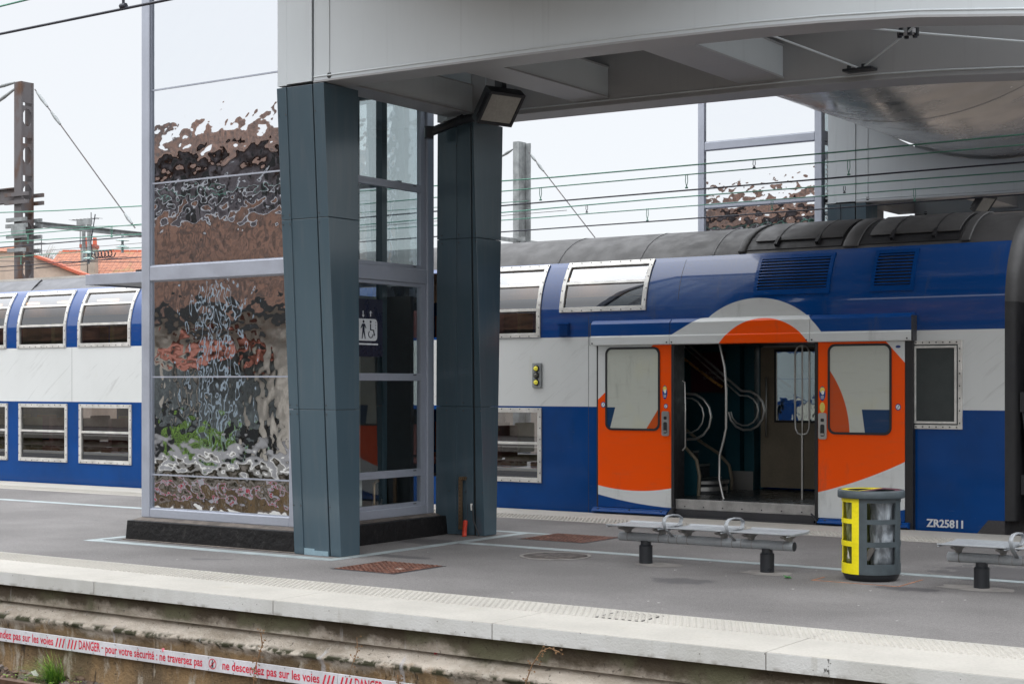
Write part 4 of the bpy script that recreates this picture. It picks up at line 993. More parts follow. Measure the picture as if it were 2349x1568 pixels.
# roof joints and lifted roof flaps
s = MB()
for x in (-13.2, -11.75, -10.55): on_profile(s, x, x + .02, 3.75, 4.205, -.003, .006)
s.split('roof_joint', 'dark2', T2)
s = MB()
for x in (-19, -21.2, -23.4, -25.6, -27.8): on_profile(s, x, x + .015, 3.75, 3.98, -.03, .004)
T1r = s
for x0, x1 in ((-9.93, -8.62), (-8.22, -6.98)):
    f_ = MB(); on_profile(f_, x0 - .13, x1 + .02, 3.79, 4.205, .003, .012); f_.build('roof_recess_shade', 'dark', T2)  # black sheet laid on the skin, the shade around the flap put in as colour
    f_ = MB(); on_profile(f_, x0, x1, 3.9, 4.205, .02, .038, smooth=True); fo = f_.build('roof_flap', 'roof', T2, .006)
    f_ = MB()
    for q in (.25, .72):
        x = lerp(x0, x1, q); on_profile(f_, x, x + .045, 3.83, 3.94, .006, .06); on_profile(f_, x + .01, x + .03, 3.94, 4.205, .037, .044)
    f_.split('hinge', 'dark', fo)
f_ = MB()
for x0, x1 in ((-10.15, -10.03), (-8.56, -8.34), (-6.92, -6.8)): on_profile(f_, x0, x1, 3.76, 4.205, .0, .035, smooth=True)
f_.split('roof_rib', 'roof', T2, bevel=.02)
# grilles
for x0, x1, z0, z1 in ((-9.76, -8.63, 3.13, 3.69), (-8.05, -7.45, 3.13, 3.69)):
    f_ = MB(); on_profile(f_, x0, x1, z0, z1, .001, .004, smooth=True); gb = f_.build('grille_backing', 'dark', T2)
    f_ = MB(); b = .05
    for a in ((x0, x1, z0, z0 + .075), (x0, x1, z1 - b, z1), (x0, x0 + b, z0 + .075, z1 - b), (x1 - b, x1, z0 + .075, z1 - b)): on_profile(f_, *a, .0, .02)
    n = 10
    for i in range(n):
        z = lerp(z0 + .1, z1 - .07, i / (n - 1)); ny, nz = nrm(z); y = yp(z)
        f_.add([(x0 + b, y + ny * .028, z + .0), (x1 - b, y + ny * .028, z), (x1 - b, y + ny * .006, z + .016), (x0 + b, y + ny * .006, z + .016), (x0 + b, y + ny * .028, z - .006), (x1 - b, y + ny * .028, z - .006), (x1 - b, y + ny * .006, z + .012), (x0 + b, y + ny * .006, z + .012)], [(0, 1, 2, 3), (4, 5, 1, 0), (7, 6, 5, 4)])
    f_.build('grille', 'blue', T2)
f_ = MB(); f_.box(-12.97, -12.78, 20.03, 20.05, 2.63, 2.80)
for i in range(6): f_.box(-12.96, -12.79, 20.005, 20.03, 2.64 + i * .026, 2.652 + i * .026)
f_.box(-12.98, -12.77, 20.0, 20.05, 2.80, 2.82); f_.build('small_vent', 'blue', T2)
# indicator lamps
il = MB(); il.box(-13.44, -13.28, 20.02, 20.049, 1.85, 2.225); ib = il.build('indicator_plate', 'galv', T2, .006)
for z, mm in ((2.14, 'lampy'), (2.035, 'lampo'), (1.93, 'lampy')):
    il = MB(); il.tube([(-13.36, 20.02, z), (-13.36, 20.005, z)], [.052, .048], 16, k=1); il.tube([(-13.36, 20.006, z), (-13.36, 19.985, z), (-13.36, 19.975, z)], [.036, .03, .012], 16, k=0); il.build('indicator_lamp', [mm, 'dark'], ib)
# grey screen window at the right
f_ = MB()
for a in ((-7.50, -6.79, 1.32, 1.375), (-7.50, -6.79, 2.415, 2.47), (-7.50, -7.445, 1.375, 2.415), (-6.845, -6.79, 1.375, 2.415)): f_.box(a[0], a[1], 20.02, 20.05, a[2], a[3])
for a in ((-7.43, -6.86, 1.39, 1.42), (-7.43, -6.86, 2.37, 2.40), (-7.43, -7.40, 1.42, 2.37), (-6.89, -6.86, 1.42, 2.37)): f_.box(a[0], a[1], 20.01, 20.04, a[2], a[3])
gw = f_.build('equipment_window', 'alu', T2, .004)
f_ = MB(); f_.box(-7.445, -6.845, 20.03, 20.048, 1.375, 2.415); f_.build('mesh_screen', 'greymesh', gw)
f_ = MB(); 
for i in range(7):
    for x, z in ((-7.47, 1.4 + i * .16), (-6.82, 1.4 + i * .16), (-7.4 + i * .09, 1.347), (-7.4 + i * .09, 2.443)): f_.tube([(x, 20.02, z), (x, 20.013, z)], .01, 6)
f_.build('rivets', 'dark2', gw)
tx = MB(); text_mb(tx, 'ZR25811', -7.27, -6.79, .05, .102, 20.046); text_mb(tx, 'ZR25811', -7.264, -6.784, .052, .102, 20.0455); tx.build('carriage_number', 'signw', T2)
# door hood
f_ = MB(); prof = [(20.05, 2.845), (19.955, 2.83), (19.895, 2.78), (19.895, 2.60), (19.88, 2.59), (19.88, 2.475), (19.90, 2.468), (20.05, 2.468)]
for a, b in ((-12.317, -10.99), (-10.984, -8.84), (-8.834, -7.421)): f_.ext(prof, 'x', a, b)
f_.build('door_hood', 'hood', T2, .005)
f_ = MB(); f_.box(-7.42, -7.40, 19.9, 20.05, 2.47, 2.80); f_.box(-12.335, -12.318, 19.9, 20.05, 2.47, 2.80); 
f_.split('hood_end', 'dark2', T2)
f_ = MB()
for x in (-12.28, -11.03, -10.95, -8.88, -8.8, -7.47): f_.tube([(x, 19.88, 2.5), (x, 19.872, 2.5)], .011, 8)
f_.build('hood_bolts', 'dark', T2)
def door(x0, x1, mat, wmat, wx0, wx1, wz0, wz1, hx, label, edge):
    f_ = MB(); f_.box(x0, x1, 19.955, 19.995, .10, 2.47); dd = f_.build('sliding_door', mat, T2, .006, label=label)
    def ring(X0, X1, Z0, Z1, r):
        P = []
        for cx_, cz_, a0 in ((X1 - r, Z1 - r, 0), (X0 + r, Z1 - r, 90), (X0 + r, Z0 + r, 180), (X1 - r, Z0 + r, 270)):
            for i in range(7): q = R(a0 + 15 * i); P.append((cx_ + r * math.cos(q), cz_ + r * math.sin(q)))
        return P
    O = ring(wx0 - .03, wx1 + .03, wz0 - .03, wz1 + .03, .10); I = ring(wx0, wx1, wz0, wz1, .08); n = len(O)
    g_ = MB(); y = 19.945
    g_.add([(a, y, b) for a, b in O] + [(a, y, b) for a, b in I] + [(a, 19.955, b) for a, b in O] + [(a, 19.955, b) for a, b in I], [(i, (i + 1) % n, n + (i + 1) % n, n + i) for i in range(n)] + [(i, 2 * n + i, 2 * n + (i + 1) % n, (i + 1) % n) for i in range(n)] + [(n + i, n + (i + 1) % n, 3 * n + (i + 1) % n, 3 * n + i) for i in range(n)])
    wf = g_.build('window_seal', 'dark', dd)
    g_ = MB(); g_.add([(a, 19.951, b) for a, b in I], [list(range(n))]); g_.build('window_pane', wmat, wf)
    g_ = MB(); rr = ring(hx - .06, hx + .06, 1.16, 1.515, .03)
    g_.add([(a, 19.94, b) for a, b in rr] + [(a, 19.954, b) for a, b in rr], [list(range(len(rr)))] + [(i, len(rr) + i, len(rr) + (i + 1) % len(rr), (i + 1) % len(rr)) for i in range(len(rr))], k=0)
    rr = ring(hx - .03, hx + .03, 1.20, 1.36, .02); g_.add([(a, 19.938, b) for a, b in rr], [list(range(len(rr)))], k=1)
    g_.box(hx - .025, hx + .025, 19.925, 19.938, 1.215, 1.24, k=0)
    rr = ring(hx - .025, hx + .025, 1.395, 1.44, .012); g_.add([(a, 19.938, b) for a, b in rr], [list(range(len(rr)))], k=1)
    g_.build('handle_plate', ['chrome', 'dark'], dd)
    g_ = MB(); g_.box(edge, edge + .045, 19.95, 20.04, .05, 2.47); g_.build('rubber_edge', 'dark', dd)
    return dd
def sticker(dd, x, z, rx, rz, k, glyph=True):
    s = MB(); disc(s, x, z, rx, rz, 19.9525, 24, 0)
    if glyph:
        if rz > .06:
            disc(s, x, z + rz * .45, rx * .8, rz * .42, 19.952, 16, 2); disc(s, x + .005, z + rz * .12, rx * .45, rz * .3, 19.9515, 12, 1)
            for i in range(3): s.box(x - rx * .5, x + rx * .5, 19.9512, 19.952, z - rz * (.4 + .15 * i), z - rz * (.34 + .15 * i), k=1)
        else:
            disc(s, x, z, rx * .72, rz * .72, 19.952, 16, 1); s.add([(x - .012, 19.9515, z - .02), (x - .004, 19.9515, z - .02), (x + .012, 19.9515, z + .02), (x + .004, 19.9515, z + .02)], [(0, 1, 2, 3)], k=0)
    s.build('sticker', [k, 'signw', 'sticky'], dd)
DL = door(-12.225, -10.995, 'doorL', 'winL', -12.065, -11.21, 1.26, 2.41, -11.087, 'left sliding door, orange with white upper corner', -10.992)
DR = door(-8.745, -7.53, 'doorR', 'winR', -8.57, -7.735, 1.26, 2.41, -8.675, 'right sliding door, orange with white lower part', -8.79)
sticker(DL, -11.1, 1.787, .04, .10, 'stick'); sticker(DL, -11.084, 1.587, .032, .036, 'stick'); sticker(DL, -12.133, 1.60, .04, .044, 'stick')
sticker(DR, -8.68, 1.776, .045, .10, 'stick'); sticker(DR, -8.68, 1.589, .038, .07, 'sticky', False); sticker(DR, -7.617, 1.602, .038, .044, 'stick'); sticker(DR, -7.617, 2.393, .035, .018, 'stick', False)
f_ = MB(); f_.box(-7.525, -7.42, 19.96, 20.05, .0, 2.47); f_.box(-12.262, -12.235, 19.98, 20.05, .1, 2.47); f_.split('door_pocket_edge', 'dark', T2)
# steps under the doors and the steel threshold
for a, b in ((-12.29, -11.03), (-8.72, -7.46)):
    f_ = MB(); f_.ext([(20.05, .105), (19.93, .095), (19.86, .05), (19.86, .035), (19.95, .01), (20.05, .01)], 'x', a, b); f_.box(a, b, 19.905, 19.913, .075, .09)
    for i in (.08, .5, .92): f_.tube([(lerp(a, b, i), 19.90, .065), (lerp(a, b, i), 19.895, .085)], .012, 8, k=1)
    f_.build('footboard', ['blue', 'dark2'], T2, .004)
f_ = MB()
for a, b, sgn in ((-11.03, -10.93, 1), (-8.82, -8.72, -1)): f_.ext([(a, .01), (b, .01), (b, .02), (b if sgn > 0 else a, .16), (a if sgn > 0 else b, .04)], 'y', 19.87, 19.93)
f_.split('footboard_end', 'dark2', T2)
f_ = MB(); f_.box(-10.955, -8.812, 20.0, 20.06, .118, .262); f_.build('threshold', 'sill', T2, .004)
f_ = MB()
for i in range(7): f_.tube([(-10.8 + i * .3, 20.0, .16), (-10.8 + i * .3, 19.994, .16)], .01, 8)
f_.build('threshold_screws', 'dark2', T2)
f_ = MB(); f_.box(-10.955, -8.812, 19.97, 20.06, -.03, .117); f_.box(-10.955, -8.812, 19.90, 19.97, -.03, .02); f_.build('step_recess', 'dark2', T2)
# vestibule
v = MB()
v.box(-12.6, -7.4, 20.061, 22.74, .2, .258, k=0)
v.box(-12.6, -10.85, 22.62, 22.66, .26, 2.5, k=1); v.box(-8.75, -7.4, 22.6, 22.64, .26, 2.5, k=1)
v.box(-11.35, -11.1, 22.35, 22.6, .26, 2.5, k=1); v.box(-11.05, -10.88, 22.4, 22.6, .26, 2.5, k=1)
v.box(-11.36, -10.87, 22.33, 22.349, .26, .55, k=3)
v.box(-12.64, -12.6, 20.1, 22.7, .26, 2.5, k=1); v.box(-7.44, -7.4, 20.1, 22.7, .26, 2.5, k=1); v.box(-12.6, -7.4, 20.1, 22.7, 2.5, 2.54, k=2)
v.box(-10.99, -10.97, 20.05, 20.3, .26, 2.49, k=2); v.box(-8.80, -8.78, 20.05, 20.3, .26, 2.49, k=2)
v.box(-11.3, -11.32, 20.35, 21.0, .26, .3, k=1)
v.build('vestibule_wall', ['floor', 'teald', 'dark', 'chrome'], T2)
v = MB()
for a in ((-10.84, -10.58, .30, 2.47), (-9.2, -8.76, .30, 2.47), (-10.58, -9.2, .30, 1.33), (-10.58, -9.2, 2.42, 2.47)): v.box(a[0], a[1], 22.55, 22.6, a[2], a[3])
od = v.build('opposite_door', 'panel', T2)
v = MB()
for a in ((-10.60, -10.57, 1.31, 2.44), (-9.23, -9.2, 1.31, 2.44), (-10.57, -9.23, 1.31, 1.345), (-10.57, -9.23, 2.40, 2.44)): v.box(a[0], a[1], 22.53, 22.55, a[2], a[3])
v.build('window_seal', 'dark', od)
v = MB(); v.box(-10.57, -9.23, 22.57, 22.575, 1.34, 2.4); v.build('window_pane', 'tglass', od)
v = MB(); v.tube([(-10.72, 22.5, 2.0), (-10.70, 22.45, 2.0), (-10.70, 22.45, 1.1), (-10.72, 22.5, 1.1)], .014, 8); v.build('grab_rail', 'chrome', od)
# stairs rising to the left
v = MB()
for i in range(7): v.box(-12.6, -11.35 - .2 * i, 21.2, 22.3, .26 + .2 * i, .26 + .2 * (i + 1), k=0); v.box(-11.36 - .2 * i, -11.34 - .2 * i, 21.2, 22.3, .43 + .2 * i, .462 + .2 * i, k=1)
v.lathe([(.001, .2), (.42, .2), (.44, .185), (.44, .15), (.42, .13), (.42, 0)], (-11.35, 21.5, .26), 24, k=0, a0=-math.pi / 2, a1=math.pi / 2)
v.lathe([(.425, .04), (.425, .1)], (-11.35, 21.5, .26), 24, k=1, a0=-math.pi / 2, a1=math.pi / 2); v.lathe([(.443, .145), (.447, .19)], (-11.35, 21.5, .26), 24, k=1, a0=-math.pi / 2, a1=math.pi / 2)
v.build('staircase', ['floor', 'chrome'], T2)
def side_panel(y, x_sh, zs_=0):
    v = MB()
    P = [(-12.6 + x_sh, .26), (-11.55 + x_sh, .26), (-11.53 + x_sh, .55), (-11.58 + x_sh, .78), (-11.75 + x_sh, .95), (-12.1 + x_sh, 1.15), (-12.6 + x_sh, 1.5)]
    P = [P[0], P[1]] + [(a, b + zs_) for a, b in P[2:]]
    v.ext(P, 'y', y, y + .04, k=0)
    v.tube([(a + .01, y + .02, b) for a, b in P[1:]], .028, 8, k=1); v.build('stair_panel', ['teald', 'panel'], T2)
side_panel(20.75, .55); side_panel(22.2, .35, -.14)
def loop(y, x0, zc, r, r2, mat, sh):
    v = MB()
    P = [(x0 - 1.5, y, zc + r + 1.15), (x0 - .1, y, zc + r)] + [(x0 + r * 1.0 * math.cos(q) - .02, y, zc + r * math.sin(q)) for q in [R(a_) for a_ in range(75, -200, -25)]]
    P[0] = (x0 - 1.3, y, zc + r + .95)
    v.tube(P, r2, 10); v.build('handrail', mat, T2)
loop(20.8, -11.0 - .12, 1.42, .34, .02, 'chrome', 0); loop(20.8, -11.02 - .14, 1.44, .26, .013, 'chrome', 0)
loop(21.9, -10.75, 1.50, .30, .02, 'chrome', 0); loop(21.9, -10.78, 1.50, .23, .013, 'chrome', 0)
v = MB(); v.tube([(-12.0, 21.3, 2.62), (-11.05, 21.35, 1.95), (-10.9, 21.35, 1.86)], .022, 8); v.build('handrail', 'handy', T2)
v = MB(); v.tube([(-10.48, 20.45, 2.49), (-10.40, 20.45, 2.14), (-10.375, 20.45, 1.8), (-10.375, 20.45, 1.27), (-10.42, 20.45, 1.08), (-10.48, 20.45, .88), (-10.485, 20.45, .53), (-10.43, 20.45, .3), (-10.41, 20.45, .25)], .02, 12); v.build('grab_pole', 'chrome', T2)
v = MB(); cx_, cy_ = -9.42, 20.95
v.tube([(cx_, cy_, .26), (cx_, cy_, 1.18)], .019, 12)
for s_ in (-1, 1): v.tube([(cx_, cy_, 1.18), (cx_ + s_ * .07, cy_, 1.2), (cx_ + s_ * .105, cy_, 1.27), (cx_ + s_ * .11, cy_, 1.4), (cx_ + s_ * .11, cy_, 2.36), (cx_ + s_ * .07, cy_, 2.44), (cx_, cy_, 2.46)], .014, 10)
v.tube([(cx_, cy_, 1.18), (cx_, cy_, 2.46)], .012, 10); v.build('grab_pole', 'chrome', T2)
v = MB(); v.tube([(-10.92, 20.15, 1.95), (-10.88, 20.15, 1.93), (-10.875, 20.15, 1.5), (-10.875, 20.15, 1.0), (-10.92, 20.15, .95)], .013, 8); v.tube([(-8.86, 20.3, 2.4), (-8.93, 20.3, 2.2), (-8.93, 20.3, 1.4), (-8.87, 20.3, 1.1)], .016, 8); v.split('grab_rail', 'chrome', T2)
v = MB(); v.box(-12.1, -11.37, 22.59, 22.615, 1.76, 2.42, k=1); v.box(-12.08, -11.39, 22.585, 22.59, 1.78, 2.4, k=0)
text_mb(v, 'LA FAMILLE', -11.86, -11.52, 2.06, .05, 22.583, 2); text_mb(v, "S'AGRANDIT", -11.86, -11.52, 1.98, .05, 22.583, 2); v.build('poster', ['poster', 'dark2', 'tgrey'], T2)
v = MB(); v.box(-11.75, -11.6, 21.15, 21.17, 1.9, 2.02); v.build('step_notice', 'sticky', T2)
# gangway and car end
v = MB(); V = []
PR2 = [(y, z) for y, z in PRO if z >= .17]
def ringp(x, ins, z0=.17):
    L_ = []
    for y, z in PR2:
        ny, nz = nrm(min(z, 4.2)); L_.append((x, y - ny * ins, z - nz * ins))
    return L_ + [(x_, 42.9 - y_, z_) for x_, y_, z_ in reversed(L_)]
rings = [ringp(-6.25, .0), ringp(-6.2, .012), ringp(-6.14, .05), ringp(-6.10, .12), ringp(-6.09, .45)]; n = len(rings[0])
for r_ in rings: V += r_
v.v = V
for k in range(len(rings) - 1):
    for i in range(n - 1): v.f.append([k * n + i, k * n + i + 1, (k + 1) * n + i + 1, (k + 1) * n + i]); v.mi.append(0 if V[i][2] > 2.9 else 1); v.sm.append(True)
v.build('end_fairing', ['roof', 'dark'], T2)
gw_ = thing('gangway', (-5.8, 21.4, 1), 'black ribbed gangway and cables at the right end of the train', 'gangway')
v = MB()
for i in range(9):
    x = -6.08 + i * .1; v.box(x, x + .05, 20.62, 22.28, .1, 3.6); v.box(x + .05, x + .1, 20.7, 22.2, .15, 3.5)
v.build('bellows', 'dark', gw_)
v = MB()
for s_ in range(4): v.tube([(-6.1, 20.22 + s_ * .05, 1.75 - s_ * .12), (-6.02, 20.2 + s_ * .05, 1.2 - s_ * .1), (-5.8, 20.2 + s_ * .05, .9 - s_ * .08), (-5.4, 20.22, .95 - s_ * .06), (-5.1, 20.25, 1.3)], .022, 8)
v.box(-6.09, -5.9, 20.15, 20.45, 1.55, 1.8); v.box(-6.09, -5.95, 20.2, 20.5, .5, .75); v.build('cable', 'black', gw_)
T3 = thing('railway_carriage', (-2, 21.45, 0), 'dark end of the next carriage just outside the right edge', 'train carriage')
v = MB(); pr = [(y + .0, z) for y, z in PRO]; poly = pr + [(42.9 - y, z) for y, z in reversed(pr)]; v.ext(poly, 'x', -5.15, 2); v.build('body', 'dark2', T3)
T1r.split('roof_joint', 'dark2', T1)

# ------------------------------------------------------------------ benches
def make_bench(x0, label, segs=3):
    t = thing('bench', (x0 + 1.0, 14.66, 0), label, 'bench', 'metal benches on the platform')
    Y = 14.66
    tb_ = MB(); tb_.tube([(x0, Y, .275), (x0 + .01, Y, .275), (x0 + 2.03, Y, .275), (x0 + 2.035, Y, .275)], [.03, .048, .048, .04], 20, k=0)
    for q in (.12, .5, .62, .72, .84, 1.24, 1.36, 1.46, 1.58, 1.93): tb_.tube([(x0 + q - .004, Y, .275), (x0 + q + .004, Y, .275)], .0495, 20, k=1)
    tb_.tube([(x0 + 2.03, Y, .275), (x0 + 2.036, Y, .275)], .047, 20, k=2)
    tb_.build('tube_beam', ['bench', 'benchb', 'black'], t)
    for q in (.325, 1.735):
        l = MB(); l.tube([(x0 + q, Y, .0), (x0 + q, Y, .185)], .072, 20); l.tube([(x0 + q, Y, .185), (x0 + q, Y, .2)], [.076, .06], 20); l.tube([(x0 + q, Y, .18), (x0 + q, Y, .24)], .056, 20); l.build('leg', 'black', t)
    prof = [(14.40, .425), (14.418, .408), (14.46, .402), (14.55, .402), (14.64, .402), (14.73, .402), (14.82, .405), (14.89, .412), (14.925, .428)]
    for i in range(segs):
        a = x0 - .01 + i * .725; b = a + .64
        s_ = MB()
        for y0, y1 in ((14.39, 14.475), (14.487, 14.572), (14.584, 14.669), (14.681, 14.766), (14.778, 14.863), (14.872, 14.93)):
            zf = .41 + (.012 if y0 < 14.4 else 0); zb_ = .41 + (.014 if y1 > 14.9 else 0)
            s_.hexa([(a, y0, zf - .014), (b, y0, zf - .014), (b, y1, zb_ - .014), (a, y1, zb_ - .014)], [(a, y0, zf), (b, y0, zf), (b, y1, zb_), (a, y1, zb_)])
        for x in (a, b - .02): s_.box(x, x + .02, 14.40, 14.92, .388, .398)
        s_.build('seat', 'bench', t, .004)
        k_ = MB()
        for x in (a + .1, b - .12): k_.ext([(14.46, .388), (14.86, .388), (14.84, .37), (14.72, .345), (14.70, .32), (14.62, .32), (14.60, .345), (14.48, .37)], 'x', x, x + .035)
        k_.split('seat_bracket', 'benchb', t, bevel=.004)
    for q in (.665, 1.385):
        r_ = MB(); x = x0 + q
        P = [(x, 14.62, .31), (x, 14.54, .355), (x, 14.465, .41), (x, 14.435, .46), (x, 14.455, .505), (x, 14.52, .528), (x, 14.62, .532), (x, 14.74, .522), (x, 14.81, .497), (x, 14.825, .468), (x, 14.79, .435), (x, 14.74, .41)]
        V = []
        for i, p in enumerate(P):                       # a flat oval bar bent round
            a0, b0 = Vector(P[max(i - 1, 0)]), Vector(P[min(i + 1, len(P) - 1)]); tn = (b0 - a0).normalized(); nn = Vector((0, -tn.z, tn.y))
            for j in range(8):
                g_ = j * math.pi / 4; V.append(tuple(Vector(p) + Vector((.022 * math.cos(g_), 0, 0)) + nn * (.009 * math.sin(g_))))
        r_.add(V, [(i * 8 + j, i * 8 + (j + 1) % 8, (i + 1) * 8 + (j + 1) % 8, (i + 1) * 8 + j) for i in range(len(P) - 1) for j in range(8)] + [list(range(8))[::-1], [len(V) - 8 + j for j in range(8)]], True)
        r_.build('armrest', 'bench', t)
    return t
b1 = make_bench(-8.71, 'three seat grey slatted metal bench with two loop armrests, left of the bin')
b2 = dup(b1, (3.60, .0, 0), 'grey slatted metal bench cut by the right edge of the picture, peeling front edge', 'metal benches on the platform')

# ------------------------------------------------------------------ recycling bin
def make_bin(cx, cy):
    t = thing('recycling_bin', (cx, cy, 0), 'round double recycling bin, one half yellow, one half dark grey, holding clear bags', 'bin')
    base = MB(); base.lathe([(.001, .0), (.235, .0), (.262, .03), (.274, .065), (.274, .075), (.001, .075)], (cx, cy, 0), 48); base.build('base', 'black', t)
    cam_a = math.degrees(math.atan2(-cy, -cx))    # direction from the bin to where the photo was taken
    zs = [.075, .225, .425, .475, .665, .715, .80 - .0, .83]
    rows = [(.20, .385), (.435, .60), (.645, .79)]
    rows = [(.17, .335), (.385, .555), (.60, .76)]
    def shell(mb, a0, a1, k, wins):
        n = 40; A_ = [lerp(a0, a1, i / n) for i in range(n + 1)]; A_ = sorted(set(A_ + [w_ for ww in wins for w_ in ww]))
        Z_ = sorted([.07, .83] + [z for r_ in rows for z in r_])
        for i in range(len(A_) - 1):
            am = (A_[i] + A_[i + 1]) / 2
            for j in range(len(Z_) - 1):
                zm = (Z_[j] + Z_[j + 1]) / 2
                if any(a_ < am < b_ for a_, b_ in wins) and any(r_[0] < zm < r_[1] for r_ in rows): continue
                V = []
                for r1 in (.283, .272):
                    for a_, z_ in ((A_[i], Z_[j]), (A_[i + 1], Z_[j]), (A_[i + 1], Z_[j + 1]), (A_[i], Z_[j + 1])):
                        V.append((cx + r1 * math.cos(R(a_)), cy + r1 * math.sin(R(a_)), z_))
                mb.add(V, [(0, 1, 2, 3), (7, 6, 5, 4), (0, 4, 5, 1), (1, 5, 6, 2), (2, 6, 7, 3), (3, 7, 4, 0)], k=k)
    # angles measured counter clockwise; from the camera, left = larger angle... boundary 24 degrees to the left of the facing direction
    B = cam_a - 24
    y_ = MB(); shell(y_, B - 180, B, 0, [(B - 16 - 62, B - 16), (B - 102 - 62, B - 102)]); y_.build('yellow_shell', 'yellow', t)
    g_ = MB(); shell(g_, B, B + 180, 0, [(B + 16, B + 16 + 62), (B + 102, B + 164)]); g_.build('grey_shell', 'bing', t)
    for s_, nm in ((-1, 0), (1, 1)):
        bg = MB(); n = 26; V = []
        for j in range(15):
            z = .14 + .70 * j / 14
            for i in range(n):
                q = math.pi * 2 * i / n; r1 = .12 * (1 + .22 * noise.noise(Vector((math.cos(q) * 2 + s_ * 9, math.sin(q) * 2, z * 5)))) * (1.0 if j < 12 else 1.05)
                ox, oy = s_ * .125 * math.cos(R(B + 90)), s_ * .125 * math.sin(R(B + 90))
                V.append((cx + ox + r1 * 1.02 * math.cos(q), cy + oy + r1 * 1.02 * math.sin(q), z))
        bg.add(V, [(k * n + i, k * n + (i + 1) % n, (k + 1) * n + (i + 1) % n, (k + 1) * n + i) for k in range(14) for i in range(n)] + [list(range(n))[::-1]], True)
        bg.build('bin_bag', 'bag' if s_ > 0 else 'bagy', t)
    rb = MB(); rb.box(cx - .2, cx - .14, cy - .1, cy - .02, .2, .3, k=0); rb.T = None
    for i in range(10):
        q = random.uniform(0, 6.28); r1 = random.uniform(.04, .15); rb.tube([(cx + r1 * math.cos(q), cy + r1 * math.sin(q), random.uniform(.15, .3)), (cx + r1 * math.cos(q + .5), cy + r1 * math.sin(q + .5), random.uniform(.2, .45))], random.uniform(.015, .035), 8, k=random.choice((0, 1, 2)))
    rb.build('rubbish', ['ivory', 'leaf', 'patch'], t)
    l = MB(); l.lathe([(.285, .80), (.318, .80), (.322, .81), (.322, .865), (.312, .875), (.29, .877)], (cx, cy, 0), 56); l.lathe([(.285, .80), (.285, .877)], (cx, cy, 0), 56); lid = l.build('lid', 'bing', t)
    tp = MB(); n = 30
    for s_, k in ((-1, 0), (1, 1)):
        # half disc with an elongated opening
        a0 = B - 180 if s_ < 0 else B
        out = [(cx + .292 * math.cos(R(a0 + 6 * i)), cy + .292 * math.sin(R(a0 + 6 * i))) for i in range(n + 1)]
        am = R(a0 + 90); ocx, ocy = cx + .135 * math.cos(am), cy + .135 * math.sin(am)
        # opening outline matched to the outer one
        pts = []
        for i in range(n + 1):
            q = R(a0 + 6 * i); d_ = Vector((math.cos(q), math.sin(q))); pts.append((ocx + (cx + .292 * d_.x - ocx) * .62, ocy + (cy + .292 * d_.y - ocy) * .62))
        V = [(x, y, .876) for x, y in out] + [(x, y, .872) for x, y in pts]
        F = [(i, i + 1, n + 2 + i, n + 1 + i) for i in range(n)] + [(n, 0, n + 1, 2 * n + 1)]
        tp.add(V, F, k=k)
        tp.add([(x, y, .872) for x, y in pts] + [(x, y, .80) for x, y in pts], [(i, i + 1, n + 2 + i, n + 1 + i) for i in range(n)], k=2)
    tp.build('lid_ring', ['yellow', 'maroon', 'dark'], lid)
    st_ = MB()
    return t
make_bin(-5.89, 14.71)

# ------------------------------------------------------------------ overhead line
def wire(pts, r, mat, label, group='overhead wires'):
    w_ = MB(); P = []
    for a, b in zip(pts[:-1], pts[1:]):
        for i in range(6): t_ = i / 6; P.append(tuple(lerp(a[j], b[j], t_) for j in range(3)))
    P.append(pts[-1]); w_.tube(P, r, 6); return w_.build('overhead_wire', mat, label=label, cat='wire', group=group)
def dropper(x, y, z0, z1, label, mat='green'):
    w_ = MB(); w_.tube([(x - .015, y, z1), (x - .02, y, (z0 + z1) / 2), (x, y, z0 + .02)], .006, 5); w_.tube([(x + .015, y, z1), (x + .02, y, (z0 + z1) / 2), (x, y, z0 + .02)], .006, 5); w_.tube([(x - .02, y, z0 + .01), (x + .02, y, z0 + .01)], .014, 6)
    w_.build('dropper', mat, label=label, cat='wire hanger', group='wire droppers')
YA, YB = 21.5, 25.0
sb_ = (YB - 0) / 21.5
def zz(z): return 1.9 + (z - 1.9) * sb_
wire([(-60, YA, 7.0), (-30, YA, 5.62), (-26.2, YA, 5.47), (-22, YA, 5.36), (-14, YA, 5.25), (-9, YA, 5.25), (-5, YA, 5.28), (4, YA, 5.5)], .012, 'green', 'upper green carrier wire above the train, highest of its three')
wire([(-60, YA, 5.6), (-28, YA, 5.04), (-22, YA, 5.05), (-14, YA, 5.10), (-5, YA, 5.135), (4, YA, 5.2)], .010, 'green', 'green auxiliary wire above the train, second from top')
wire([(-60, YA, 4.7), (-28, YA, 4.80), (-22, YA, 4.82), (-14, YA, 4.86), (-5, YA, 4.90), (4, YA, 4.9)], .013, 'wire', 'dark contact wire above the train')
wire([(-60, YB, zz(5.2)), (-28, YB, zz(4.86)), (-22, YB, zz(4.70)), (-14, YB, zz(4.775)), (-5, YB, zz(4.77)), (4, YB, zz(4.9))], .012, 'green', 'carrier wire of the second track beyond the train')
wire([(-60, YB, zz(4.58)), (-26, YB, zz(4.588)), (-14, YB, zz(4.625)), (-5, YB, zz(4.645)), (4, YB, zz(4.7))], .010, 'green', 'auxiliary wire of the second track beyond the train')
wire([(-60, YB, zz(4.35)), (-26, YB, zz(4.40)), (-14, YB, zz(4.43)), (-5, YB, zz(4.47)), (4, YB, zz(4.47))], .013, 'wire', 'lowest dark contact wire just above the train roof')
wire([(-60, YA, 5.0), (-26.15, YA, 5.12), (-22, YA, 4.96), (-14.5, YA, 4.9)], .007, 'green', 'thin green wire dipping behind the lift tower at left')
